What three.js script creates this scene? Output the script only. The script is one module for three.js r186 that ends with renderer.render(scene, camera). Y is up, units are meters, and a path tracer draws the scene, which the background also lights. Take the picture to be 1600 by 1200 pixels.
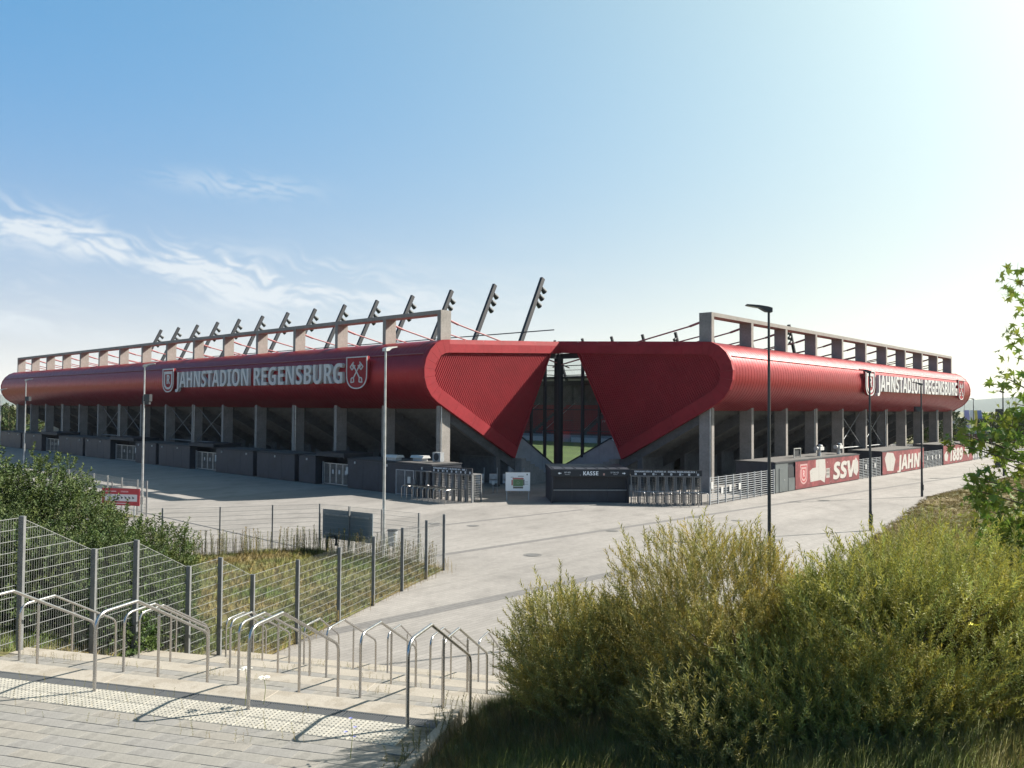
import * as THREE from 'three';
import { mergeGeometries } from 'three/addons/utils/BufferGeometryUtils.js';
import { FontLoader } from 'three/addons/loaders/FontLoader.js';
import { TextGeometry } from 'three/addons/geometries/TextGeometry.js';

// ------------------------------------------------------------ camera, sky, sun, exposure
const EYE = 6.8;
const scene = new THREE.Scene();
const camera = new THREE.PerspectiveCamera(50.88, 1024 / 768, 0.1, 12000);
camera.position.set(0, EYE, 0);
camera.rotation.order = 'YXZ';
camera.rotation.set(0.0293, 0, 0.0067);
scene.add(camera);
const renderer = new THREE.WebGLRenderer({ antialias: true });
renderer.toneMapping = THREE.LinearToneMapping;
renderer.toneMappingExposure = 2.5;
renderer.shadowMap.enabled = true;

const SUN_AZ = 57 * Math.PI / 180, SUN_EL = 32.2 * Math.PI / 180;   // right of the view direction, above the horizon
const SUN = new THREE.Vector3(Math.sin(SUN_AZ) * Math.cos(SUN_EL), Math.sin(SUN_EL), -Math.cos(SUN_AZ) * Math.cos(SUN_EL));
const sun = new THREE.DirectionalLight(new THREE.Color(1, 0.93, 0.82), 5);
sun.position.copy(SUN).multiplyScalar(300);
sun.castShadow = true;
sun.shadow.mapSize.set(4096, 4096);
Object.assign(sun.shadow.camera, { left: -150, right: 150, top: 150, bottom: -150, near: 1, far: 700 });
scene.add(sun, sun.target);
scene.fog = new THREE.FogExp2(0xdfe8f0, 0.00007);
sun.target.position.set(10, 0, -60);

function rng(seed) { let a = seed >>> 0; return () => { a = (a + 0x6D2B79F5) | 0; let t = Math.imul(a ^ (a >>> 15), 1 | a); t = (t + Math.imul(t ^ (t >>> 7), 61 | t)) ^ t; return ((t ^ (t >>> 14)) >>> 0) / 4294967296; }; }
const smooth = (a, b, x) => { const t = Math.min(1, Math.max(0, (x - a) / (b - a))); return t * t * (3 - 2 * t); };
const mix = (a, b, t) => a + (b - a) * t;
// value noise that tiles with period p (integers)
const NT = (() => { const r = rng(7), t = new Float32Array(65536); for (let i = 0; i < 65536; i++) t[i] = r(); return t; })();
const hash2 = (x, y) => NT[((x & 255) + (y & 255) * 256) & 65535];
function vnoise(x, y, p = 256) {
  const xi = Math.floor(x), yi = Math.floor(y), fx = x - xi, fy = y - yi, w = (v) => ((v % p) + p) % p;
  const u = fx * fx * (3 - 2 * fx), v = fy * fy * (3 - 2 * fy);
  const a = hash2(w(xi), w(yi)), b = hash2(w(xi + 1), w(yi)), c = hash2(w(xi), w(yi + 1)), d = hash2(w(xi + 1), w(yi + 1));
  return mix(mix(a, b, u), mix(c, d, u), v);
}
function fbm(x, y, oct, p = 256) { let s = 0, a = 0.5, n = 0; for (let i = 0; i < oct; i++) { s += a * vnoise(x, y, p); n += a; x *= 2; y *= 2; p *= 2; a *= 0.5; } return s / n; }

{ // clear late-afternoon sky: blue away from the sun, pale towards it, cirrus low in the west
  const SKY = 0.95, W = 4096, Hh = 2048, data = new Float32Array(W * Hh * 4);
  for (let j = 0; j < Hh; j++) {
    const el = ((j + 0.5) / Hh - 0.5) * Math.PI, ce = Math.cos(el), se = Math.sin(el), ed = el * 180 / Math.PI;
    for (let i = 0; i < W; i++) {
      const ph = ((i + 0.5) / W - 0.5) * 2 * Math.PI;              // atan2(z, x)
      const dx = Math.cos(ph) * ce, dz = Math.sin(ph) * ce;
      const cg = dx * SUN.x + se * SUN.y + dz * SUN.z, g = Math.acos(Math.min(1, Math.max(-1, cg))) * 180 / Math.PI;
      const up = Math.max(0, ed);
      const k = Math.exp(-up / 8), m = Math.exp(-g / 27) * (1 + 0.45 * Math.exp(-up / 12)), core = 1.3 * Math.exp(-Math.pow(g / 8, 1.1)), z = 1 - 0.68 * smooth(14, 70, up);
      // deep blue overhead, pale haze at the horizon, forward scattering towards the sun
      let r = 0.43 * k + 0.78 * m + core - 0.006, gg = 0.112 * z + 0.275 * k + 0.73 * m + core, b = 0.287 * z + 0.05 * k + 0.34 * m + core;
      r = Math.max(r, 0.01);
      if (up > 1.5 && up < 40) {
        const az = Math.atan2(dx, -dz) * 180 / Math.PI;            // degrees right of the view direction
        if (az > -75 && az < 30) {
          // streaks that drift down to the right
          const wv = (fbm(az * 0.35 + 60, ed * 0.5 + 7, 3) - 0.5) * 1.6, u = az + 0.2, v = ed + az * 0.156 + wv * 0.35;
          const n1 = fbm(u * 0.16 + 40, v * 0.75 + 9, 5), n2 = fbm((u + v * 1.2) * 0.8 + 11, (v + wv) * 4.2 + 3, 6), n3 = fbm(u * 0.05 + 3, v * 0.1 + 70, 3);
          const band = (c, w, a0, a1) => Math.exp(-Math.pow((v - c) / w, 2)) * smooth(a0 - 6, a0 + 3, az) * (1 - smooth(a1 - 5, a1 + 4, az));
          const low = (c, w, a0, a1) => Math.exp(-Math.pow((ed - c) / w, 2)) * smooth(a0 - 7, a0 + 5, az) * (1 - smooth(a1 - 9, a1 + 7, az));
          let c = 1.6 * band(5.9, 1.15, -60, -17) * smooth(0.4, 0.74, n1 * 0.45 + n2 * 0.55)
            + 1.6 * low(8.0, 1.7, -19, -9) * smooth(0.36, 0.68, n1 * 0.5 + n2 * 0.5)
            + 0.8 * low(5.6, 2.2, -60, -24) * smooth(0.34, 0.75, n1 * 0.7 + n2 * 0.3)
            + 0.5 * low(6.6, 2.2, -9, 14) * smooth(0.45, 0.8, n1 * 0.6 + n2 * 0.4)
            + 1.1 * low(14.6, 0.7, -19.5, -17.4) * smooth(0.35, 0.6, n2);
          c += 0.25 * Math.exp(-Math.pow((ed - 5) / 7, 2)) * smooth(0.5, 0.9, n3 * 0.5 + n1 * 0.5);
          c = Math.min(0.85, c * 0.95);
          r = mix(r, Math.max(r, 0.345), c); gg = mix(gg, Math.max(gg, 0.37), c); b = mix(b, Math.max(b, 0.39), c);
        }
      }
      const o = (j * W + i) * 4; data[o] = r * SKY; data[o + 1] = gg * SKY; data[o + 2] = b * SKY; data[o + 3] = 1;
    }
  }
  const sky = new THREE.DataTexture(data, W, Hh, THREE.RGBAFormat, THREE.FloatType);
  sky.mapping = THREE.EquirectangularReflectionMapping; sky.magFilter = THREE.LinearFilter; sky.needsUpdate = true;
  scene.background = sky; scene.environment = sky;
}

// ------------------------------------------------------------ coordinates
// plan coordinates: x to the right, d away from the camera; world = (x, y, -d)
const TH = 0.743, OX = 5.9303, OD = 53.9757, BAY = 7.01, EL = 15.8645, ER = 15.0183;
const uR = [Math.sin(TH), Math.cos(TH)], uL = [-Math.cos(TH), Math.sin(TH)];
const plan = (a, b) => [OX + a * uR[0] + b * uL[0], OD + a * uR[1] + b * uL[1]];   // stadium corner frame -> plan
const TURN = Math.PI / 2 - TH;

// ------------------------------------------------------------ mesh builder (x, y, d) left-handed in, three.js out
const V = (x, y, z) => new THREE.Vector3(x, y, z);
class MB {
  constructor(ox = 0, oy = 0, od = 0) { this.o = [ox, oy, od]; this.p = []; this.n = []; this.u = []; }
  m(q) { return V(q[0] - this.o[0], q[1] - this.o[1], -(q[2] - this.o[2])); }
  tri3(a, b, c, na, nb, nc, ua, ub, uc) { this.p.push(a.x, a.y, a.z, b.x, b.y, b.z, c.x, c.y, c.z); this.n.push(na.x, na.y, na.z, nb.x, nb.y, nb.z, nc.x, nc.y, nc.z); this.u.push(...ua, ...ub, ...uc); }
  // flat polygon (convex), oriented away from point `from`
  poly(pts, from) {
    let w = pts.map((q) => this.m(q));
    const n = V(0, 0, 0).crossVectors(w[1].clone().sub(w[0]), w[2].clone().sub(w[0])).normalize();
    if (from) { const c = w.reduce((s, v) => s.add(v), V(0, 0, 0)).multiplyScalar(1 / w.length).sub(this.m(from)); if (c.dot(n) < 0) { w = w.reverse(); n.negate(); } }
    let e = Math.abs(n.y) > 0.85 ? V(1, 0, 0) : V(0, 1, 0).cross(n).normalize();
    if (Math.abs(n.y) > 0.85) e.sub(n.clone().multiplyScalar(e.dot(n))).normalize();
    const f = n.clone().cross(e), uv = (v) => [v.dot(e), v.dot(f)];
    for (let i = 1; i + 1 < w.length; i++) this.tri3(w[0], w[i], w[i + 1], n, n, n, uv(w[0]), uv(w[i]), uv(w[i + 1]));
    return this;
  }
  box(x0, x1, y0, y1, d0, d1) {
    const c = [(x0 + x1) / 2, (y0 + y1) / 2, (d0 + d1) / 2];
    for (const x of [x0, x1]) this.poly([[x, y0, d0], [x, y1, d0], [x, y1, d1], [x, y0, d1]], c);
    for (const y of [y0, y1]) this.poly([[x0, y, d0], [x1, y, d0], [x1, y, d1], [x0, y, d1]], c);
    for (const d of [d0, d1]) this.poly([[x0, y0, d], [x1, y0, d], [x1, y1, d], [x0, y1, d]], c);
    return this;
  }
  // box with a chamfer c on its upper edges
  slab(x0, x1, y0, y1, d0, d1, c = 0.01) {
    const m = [(x0 + x1) / 2, (y0 + y1) / 2, (d0 + d1) / 2], A = [[x0, d0], [x1, d0], [x1, d1], [x0, d1]], B = [[x0 + c, d0 + c], [x1 - c, d0 + c], [x1 - c, d1 - c], [x0 + c, d1 - c]];
    for (let i = 0; i < 4; i++) { const j = (i + 1) % 4;
      this.poly([[A[i][0], y0, A[i][1]], [A[j][0], y0, A[j][1]], [A[j][0], y1 - c, A[j][1]], [A[i][0], y1 - c, A[i][1]]], m);
      this.poly([[A[i][0], y1 - c, A[i][1]], [A[j][0], y1 - c, A[j][1]], [B[j][0], y1, B[j][1]], [B[i][0], y1, B[i][1]]], m); }
    this.poly(B.map((q) => [q[0], y1, q[1]]), m);
    return this;
  }
  // oriented bar of cross-section w (sideways) x h from p to q; side = direction of w
  bar(p, q, w, h, side) {
    const P = V(...p), Q = V(...q), t = Q.clone().sub(P).normalize();
    let s = side ? V(...side) : Math.abs(t.y) > 0.99 ? V(1, 0, 0) : V(0, 1, 0).cross(t);
    s.sub(t.clone().multiplyScalar(s.dot(t))).normalize();
    const r = t.clone().cross(s).normalize(), K = (A, i, j) => { const v = A.clone().addScaledVector(s, i * w / 2).addScaledVector(r, j * h / 2); return [v.x, v.y, v.z]; };
    const c = [(p[0] + q[0]) / 2, (p[1] + q[1]) / 2, (p[2] + q[2]) / 2], S = [[-1, -1], [1, -1], [1, 1], [-1, 1]];
    for (let k = 0; k < 4; k++) { const [a, b] = S[k], [e, f] = S[(k + 1) % 4]; this.poly([K(P, a, b), K(P, e, f), K(Q, e, f), K(Q, a, b)], c); }
    this.poly(S.map(([a, b]) => K(P, a, b)), c); this.poly(S.map(([a, b]) => K(Q, a, b)), c);
    return this;
  }
  // round bar(s) through points
  tube(pts, r, n = 8, r1 = r, caps = true) {
    const w = pts.map((q) => this.m(q)), rings = [];
    let ref = null;
    w.forEach((c, i) => {
      const t = w[Math.min(i + 1, w.length - 1)].clone().sub(w[Math.max(i - 1, 0)]).normalize();
      if (!ref) ref = Math.abs(t.y) > 0.9 ? V(1, 0, 0) : V(0, 1, 0);
      const s = ref.clone().sub(t.clone().multiplyScalar(ref.dot(t))).normalize(); ref = s;
      const b = t.clone().cross(s), rr = mix(r, r1, w.length > 1 ? i / (w.length - 1) : 0);
      rings.push(Array.from({ length: n }, (_, k) => { const a = k / n * 2 * Math.PI, d = s.clone().multiplyScalar(Math.cos(a)).addScaledVector(b, Math.sin(a)); return [c.clone().addScaledVector(d, rr), d]; }));
    });
    let L = 0;
    for (let i = 0; i + 1 < rings.length; i++) {
      const dl = w[i + 1].distanceTo(w[i]);
      for (let k = 0; k < n; k++) {
        const [a, na] = rings[i][k], [b, nb] = rings[i][(k + 1) % n], [c, nc] = rings[i + 1][(k + 1) % n], [d, nd] = rings[i + 1][k], u0 = k / n * 6.28 * r, u1 = (k + 1) / n * 6.28 * r;
        this.tri3(a, b, c, na, nb, nc, [u0, L], [u1, L], [u1, L + dl]); this.tri3(a, c, d, na, nc, nd, [u0, L], [u1, L + dl], [u0, L + dl]);
      }
      L += dl;
    }
    if (caps) for (const [R, c, s] of [[rings[0], w[0], -1], [rings[rings.length - 1], w[w.length - 1], 1]]) {
      const t = (s < 0 ? w[0].clone().sub(w[1]) : w[w.length - 1].clone().sub(w[w.length - 2])).normalize();
      for (let k = 0; k < n; k++) { const a = R[k][0], b = R[(k + 1) % n][0]; s > 0 ? this.tri3(c, a, b, t, t, t, [0, 0], [0, 0], [0, 0]) : this.tri3(c, b, a, t, t, t, [0, 0], [0, 0], [0, 0]); }
    }
    return this;
  }
  // polygon [[u,v]...] (may be concave, with holes) pushed between two depths; map(u, v, w) -> [x, y, d]
  prism(outline, w0, w1, map, holes = []) {
    const o = outline.map((q) => new THREE.Vector2(...q)), hs = holes.map((h) => h.map((q) => new THREE.Vector2(...q)));
    if (THREE.ShapeUtils.isClockWise(o)) o.reverse();
    hs.forEach((h) => { if (!THREE.ShapeUtils.isClockWise(h)) h.reverse(); });
    const all = o.concat(...hs), F = THREE.ShapeUtils.triangulateShape(o, hs);
    const cen = map(...all.reduce((s, v) => [s[0] + v.x / all.length, s[1] + v.y / all.length], [0, 0]), (w0 + w1) / 2);
    for (const [w, other] of [[w0, w1], [w1, w0]]) for (const [i, j, k] of F) { const q = [all[i], all[j], all[k]]; const c = map((q[0].x + q[1].x + q[2].x) / 3, (q[0].y + q[1].y + q[2].y) / 3, other); this.poly(q.map((v) => map(v.x, v.y, w)), c); }
    for (const ring of [o, ...hs]) for (let i = 0; i < ring.length; i++) {
      const a = ring[i], b = ring[(i + 1) % ring.length], l = a.distanceTo(b) || 1, inx = -(b.y - a.y) / l * 0.01, iny = (b.x - a.x) / l * 0.01;   // interior lies to the left
      const mid = map((a.x + b.x) / 2 + inx, (a.y + b.y) / 2 + iny, (w0 + w1) / 2);
      this.poly([map(a.x, a.y, w0), map(b.x, b.y, w0), map(b.x, b.y, w1), map(a.x, a.y, w1)], mid);
    }
    return this;
  }
  add(geo, mtx) { // merge a three.js geometry already in three.js axes (relative to the origin of this builder)
    let g = geo.index ? geo.toNonIndexed() : geo.clone(); if (mtx) g.applyMatrix4(mtx);
    const P = g.attributes.position.array, N = g.attributes.normal.array, U = g.attributes.uv?.array;
    for (let i = 0; i < P.length; i++) { this.p.push(P[i]); this.n.push(N[i]); }
    for (let i = 0; i < P.length / 3 * 2; i++) this.u.push(U ? U[i] : 0);
    return this;
  }
  geo() {
    const g = new THREE.BufferGeometry();
    g.setAttribute('position', new THREE.Float32BufferAttribute(this.p, 3)); g.setAttribute('normal', new THREE.Float32BufferAttribute(this.n, 3)); g.setAttribute('uv', new THREE.Float32BufferAttribute(this.u, 2));
    return g;
  }
  build(name, mat, parent = scene) { return mesh(name, this.geo(), mat, parent); }
}
function mesh(name, geo, mat, parent = scene) {
  const o = new THREE.Mesh(geo, mat); o.name = parent === scene ? numbered(name) : name; o.castShadow = o.receiveShadow = true; parent.add(o); return o;
}
const taken = {};
function numbered(n) { const k = taken[n] = (taken[n] ?? -1) + 1; return k ? `${n}_${String(k).padStart(3, '0')}` : n; }
function tag(o, label, category, group) { o.userData.label = label; o.userData.category = category; if (group) o.userData.group = group; return o; }
function setting(o, label) { o.userData.kind = 'structure'; if (label) o.userData.label = label; return o; }
// a thing standing at plan point (x, d) on height y; children are built relative to it
function thing(name, label, category, [x, y, d], turn = 0, group) {
  const g = new THREE.Group(); g.name = numbered(name); g.position.set(x, y, -d); g.rotation.y = turn; scene.add(g); tag(g, label, category, group); return g;
}
// a thing in the stadium's frame; build its parts with new MB(a0, 0, b0)
function sthing(name, label, category, a0, b0, group) { const [x, d] = plan(a0, b0); return thing(name, label, category, [x, 0, d], TURN, group); }
// ------------------------------------------------------------ procedural materials
const lin2s = (v) => 255 * (v <= 0.0031308 ? 12.92 * v : 1.055 * Math.pow(Math.min(v, 1), 1 / 2.4) - 0.055);
// texture of side n covering `metres`; fn(u, v) in 0..1 -> linear [r, g, b] (colour) or number (data)
function tex(n, metres, fn, colour = true) {
  const d = new Uint8Array(n * n * 4);
  for (let j = 0; j < n; j++) for (let i = 0; i < n; i++) {
    const c = fn((i + 0.5) / n, (j + 0.5) / n), o = (j * n + i) * 4;
    if (colour) { d[o] = lin2s(Math.max(0, c[0])); d[o + 1] = lin2s(Math.max(0, c[1])); d[o + 2] = lin2s(Math.max(0, c[2])); } else d[o] = d[o + 1] = d[o + 2] = 255 * Math.min(1, Math.max(0, c));
    d[o + 3] = 255;
  }
  const t = new THREE.DataTexture(d, n, n); t.wrapS = t.wrapT = THREE.RepeatWrapping; t.magFilter = THREE.LinearFilter; t.minFilter = THREE.LinearMipmapLinearFilter; t.generateMipmaps = true;
  if (colour) t.colorSpace = THREE.SRGBColorSpace;
  t.repeat.set(1 / metres, 1 / metres); t.needsUpdate = true; return t;
}
const std = (o) => new THREE.MeshStandardMaterial(o);
const lc = (r, g, b) => new THREE.Color().setRGB(r, g, b);
const grain = (base, amp, freq = 24, coarse = 3) => (u, v) => { const n = 1 + amp * (fbm(u * freq, v * freq, 4, freq) - 0.5) * 1.4 + amp * (fbm(u * coarse + 5, v * coarse + 9, 3, coarse) - 0.5) * 1.3; return base.map((c) => c * n); };
const M = {};
M.concrete = std({ roughness: 0.9, map: tex(512, 4, (u, v) => {
  const n = 1 + 0.28 * (fbm(u * 6, v * 6, 5, 6) - 0.5) + 0.3 * (fbm(u * 40, v * 40, 2, 40) - 0.5);
  const run = smooth(0.55, 0.8, fbm(u * 28, v * 2, 3, 2)) * 0.14;        // weathering runs
  const k = n * (1 - run); return [0.25 * k, 0.232 * k, 0.215 * k];
}), bumpMap: tex(256, 1.2, (u, v) => fbm(u * 24, v * 24, 3, 24), false), bumpScale: 0.003 });
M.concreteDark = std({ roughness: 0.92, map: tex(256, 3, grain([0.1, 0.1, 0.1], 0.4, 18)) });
M.wallPanel = std({ roughness: 0.75, map: tex(256, 3, grain([0.26, 0.27, 0.285], 0.16, 12)) });
M.red = new THREE.MeshPhysicalMaterial({ roughness: 0.44, metalness: 0.5, specularIntensity: 0.5, map: tex(512, 6, (u, v) => { const n = 1 + 0.22 * (fbm(u * 9, v * 9, 4, 9) - 0.5) + 0.14 * (fbm(u * 70, v * 70, 2, 70) - 0.5); return [0.27 * n, 0.022 * n, 0.03 * n]; }), roughnessMap: tex(256, 5, (u, v) => 0.82 + 0.3 * (fbm(u * 14, v * 14, 4, 14) - 0.5), false) });
M.redSheet = new THREE.MeshPhysicalMaterial({ roughness: 0.6, metalness: 0, specularIntensity: 0.35, map: tex(256, 5, grain([0.25, 0.02, 0.027], 0.2, 20)) });
M.redRod = std({ roughness: 0.6, map: tex(64, 1, grain([0.26, 0.09, 0.095], 0.25, 8)) });
M.steelDark = std({ color: lc(0.016, 0.018, 0.026), roughness: 0.65 });
M.roofDark = std({ color: lc(0.05, 0.052, 0.055), roughness: 0.8 });
M.shadedConcrete = std({ roughness: 0.9, map: tex(256, 3, grain([0.085, 0.084, 0.084], 0.35, 18)) });  // concrete under the stands, darkened in its colour to stand in for shade
M.postGalv = std({ roughness: 0.55, metalness: 0.15, map: tex(256, 0.6, grain([0.15, 0.155, 0.16], 0.25, 20)) });
M.steelRod = std({ color: lc(0.2, 0.21, 0.22), roughness: 0.5, metalness: 0.4 });
M.galv = std({ roughness: 0.42, metalness: 0.75, map: tex(256, 0.6, grain([0.46, 0.47, 0.47], 0.3, 20)) });
M.galvDull = std({ roughness: 0.6, metalness: 0.5, map: tex(256, 0.6, grain([0.33, 0.345, 0.36], 0.3, 20)) });
M.stainless = std({ roughness: 0.34, metalness: 0.9, map: tex(256, 0.5, grain([0.42, 0.41, 0.405], 0.08, 30)), roughnessMap: tex(128, 0.35, (u, v) => 0.75 + 0.7 * (fbm(u * 10, v * 10, 3, 10) - 0.5), false) });
M.wire = std({ color: lc(0.24, 0.25, 0.25), roughness: 0.5, metalness: 0.2 });
M.kiosk = std({ roughness: 0.5, metalness: 0.15, map: tex(256, 4, grain([0.026, 0.031, 0.044], 0.35, 14)) });
M.kioskDark = std({ color: lc(0.015, 0.018, 0.025), roughness: 0.6 });
M.kioskDoor = std({ roughness: 0.6, map: tex(256, 3, grain([0.085, 0.1, 0.103], 0.2, 10)) });
M.roofFelt = std({ roughness: 0.95, map: tex(256, 3, (u, v) => { const n = 0.75 + 0.5 * fbm(u * 9, v * 9, 4, 9), s = smooth(0.5, 0.75, fbm(u * 2, v * 22, 3, 2)); return [0.07 * n + 0.05 * s, 0.067 * n + 0.047 * s, 0.066 * n + 0.045 * s]; }) });
M.letter = std({ roughness: 0.5, map: tex(128, 2, grain([0.5, 0.5, 0.5], 0.1, 8)) });
M.white = std({ roughness: 0.5, map: tex(128, 1, grain([0.5, 0.5, 0.49], 0.12, 8)) });
M.glass = new THREE.MeshPhysicalMaterial({ color: lc(0.84, 0.87, 0.88), roughness: 0.03, transmission: 1, thickness: 0, ior: 1.5 });
M.seatRed = std({ roughness: 0.5, color: lc(0.3, 0.022, 0.026) });
M.lampDark = std({ color: lc(0.045, 0.05, 0.056), roughness: 0.5, metalness: 0.4 });
M.lampGlass = std({ color: lc(0.35, 0.36, 0.37), roughness: 0.25 });
M.bark = std({ roughness: 0.95, map: tex(128, 0.5, grain([0.11, 0.09, 0.07], 0.5, 10)) });
M.sand = std({ roughness: 0.92, map: tex(512, 1.6, (u, v) => { const n = 1 + 0.2 * (fbm(u * 5, v * 5, 4, 5) - 0.5) + 0.3 * (vnoise(u * 160, v * 160, 160) - 0.5), st = smooth(0.58, 0.72, fbm(u * 7 + 3, v * 7, 4, 7)); return [0.285 * n - 0.04 * st, 0.258 * n - 0.04 * st, 0.22 * n - 0.04 * st]; }), bumpMap: tex(256, 0.4, (u, v) => vnoise(u * 90, v * 90, 90), false), bumpScale: 0.0015 });
const paverTex = (b) => tex(256, 1.1, (u, v) => { const n = 1 + 0.26 * (fbm(u * 5, v * 5, 4, 5) - 0.5) + 0.26 * (vnoise(u * 120, v * 120, 120) - 0.5), st = smooth(0.6, 0.75, fbm(u * 6 + 3, v * 6, 4, 6)); return b.map((c) => c * n * (1 - 0.16 * st)); });
M.paver = [[0.215, 0.206, 0.188], [0.224, 0.21, 0.188], [0.208, 0.201, 0.19]].map((b) => std({ roughness: 0.93, map: paverTex(b) }));
M.tactile = [[0.34, 0.325, 0.285], [0.325, 0.31, 0.27]].map((b) => std({ roughness: 0.85, map: paverTex(b) }));
M.joint = std({ roughness: 1, map: tex(256, 0.7, grain([0.13, 0.12, 0.095], 0.8, 30)) });
M.plaza = std({ roughness: 0.92, vertexColors: true, map: tex(2048, 6, (u, v) => {
  // running-bond courses 0.2 m wide, stones 0.3 m long; flat joints under a pixel wide
  const row = Math.floor(v * 30), fr = v * 30 - row, off = (row % 3) / 3, col = Math.floor(u * 20 + off), fc = u * 20 + off - col;
  const t = 1 + 0.13 * (hash2(((col % 20) + 20) % 20 * 7 + 3, row * 5 + 1) - 0.5) + 0.1 * (hash2(row * 3, 77) - 0.5);
  const n = 1 + 0.22 * (fbm(u * 6, v * 6, 4, 6) - 0.5) + 0.22 * (fbm(u * 200, v * 200, 2, 200) - 0.5);
  const e = Math.min(fr, 1 - fr) * 0.2, f = Math.min(fc, 1 - fc) * 0.3, j = e < 0.006 ? 0.5 : f < 0.004 ? 0.72 : 1;
  const k = t * n * j; return [0.222 * k, 0.21 * k, 0.2 * k];
}), bumpMap: tex(512, 1.2, (u, v) => fbm(u * 60, v * 60, 2, 60), false), bumpScale: 0.002 });
M.band = std({ roughness: 0.92, map: tex(512, 2, (u, v) => { const e = Math.min((v * 10) % 1, 1 - (v * 10) % 1), f = Math.min((u * 10) % 1, 1 - (u * 10) % 1), j = Math.min(e, f) < 0.05 ? 0.7 : 1; const k = j * (1 + 0.4 * (fbm(u * 20, v * 20, 3, 20) - 0.5)); return [0.135 * k, 0.13 * k, 0.128 * k]; }) });
M.soil = std({ roughness: 1, map: tex(1024, 12, (u, v) => { const a = fbm(u * 9, v * 9, 5, 9), b = fbm(u * 60, v * 60, 3, 60), c = fbm(u * 3 + 7, v * 3, 3, 3); const g = smooth(0.35, 0.65, a * 0.5 + c * 0.5), k = 0.6 + 0.8 * b; return [mix(0.19, 0.115, g) * k, mix(0.145, 0.12, g) * k, mix(0.06, 0.04, g) * k]; }) });
M.field = std({ roughness: 1, map: tex(512, 400, (u, v) => { const a = fbm(u * 7, v * 7, 4, 7), b = fbm(u * 50, v * 50, 2, 50); const k = 0.75 + 0.5 * b; return [mix(0.07, 0.2, a) * k, mix(0.09, 0.17, a) * k, mix(0.035, 0.07, a) * k]; }) });
M.pitch = std({ roughness: 1, map: tex(256, 11, (u, v) => { const s = u < 0.5 ? 1 : 0.8, k = s * (0.85 + 0.3 * fbm(u * 40, v * 40, 3, 40)); return [0.075 * k, 0.115 * k, 0.02 * k]; }) });
const leafMat = (r, g, b, t = 0.4) => new THREE.MeshPhysicalMaterial({ color: lc(r, g, b), roughness: 0.75, transmission: t, thickness: 0, side: THREE.DoubleSide, specularIntensity: 0.5 });
M.willow = leafMat(0.3, 0.285, 0.072, 0.5);
M.grate = std({ color: lc(0.09, 0.095, 0.1), roughness: 0.6, metalness: 0.3 });
M.broad = leafMat(0.066, 0.103, 0.024, 0.35);
M.maple = leafMat(0.17, 0.24, 0.05, 0.45);
M.grassDry = leafMat(0.27, 0.225, 0.085, 0.3);
M.grassGreen = leafMat(0.2, 0.23, 0.05, 0.35);
M.weed = leafMat(0.17, 0.17, 0.06, 0.3);
M.farTree = leafMat(0.06, 0.085, 0.03, 0.15);
M.hill = std({ color: lc(0.05, 0.07, 0.045), roughness: 1 });
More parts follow.
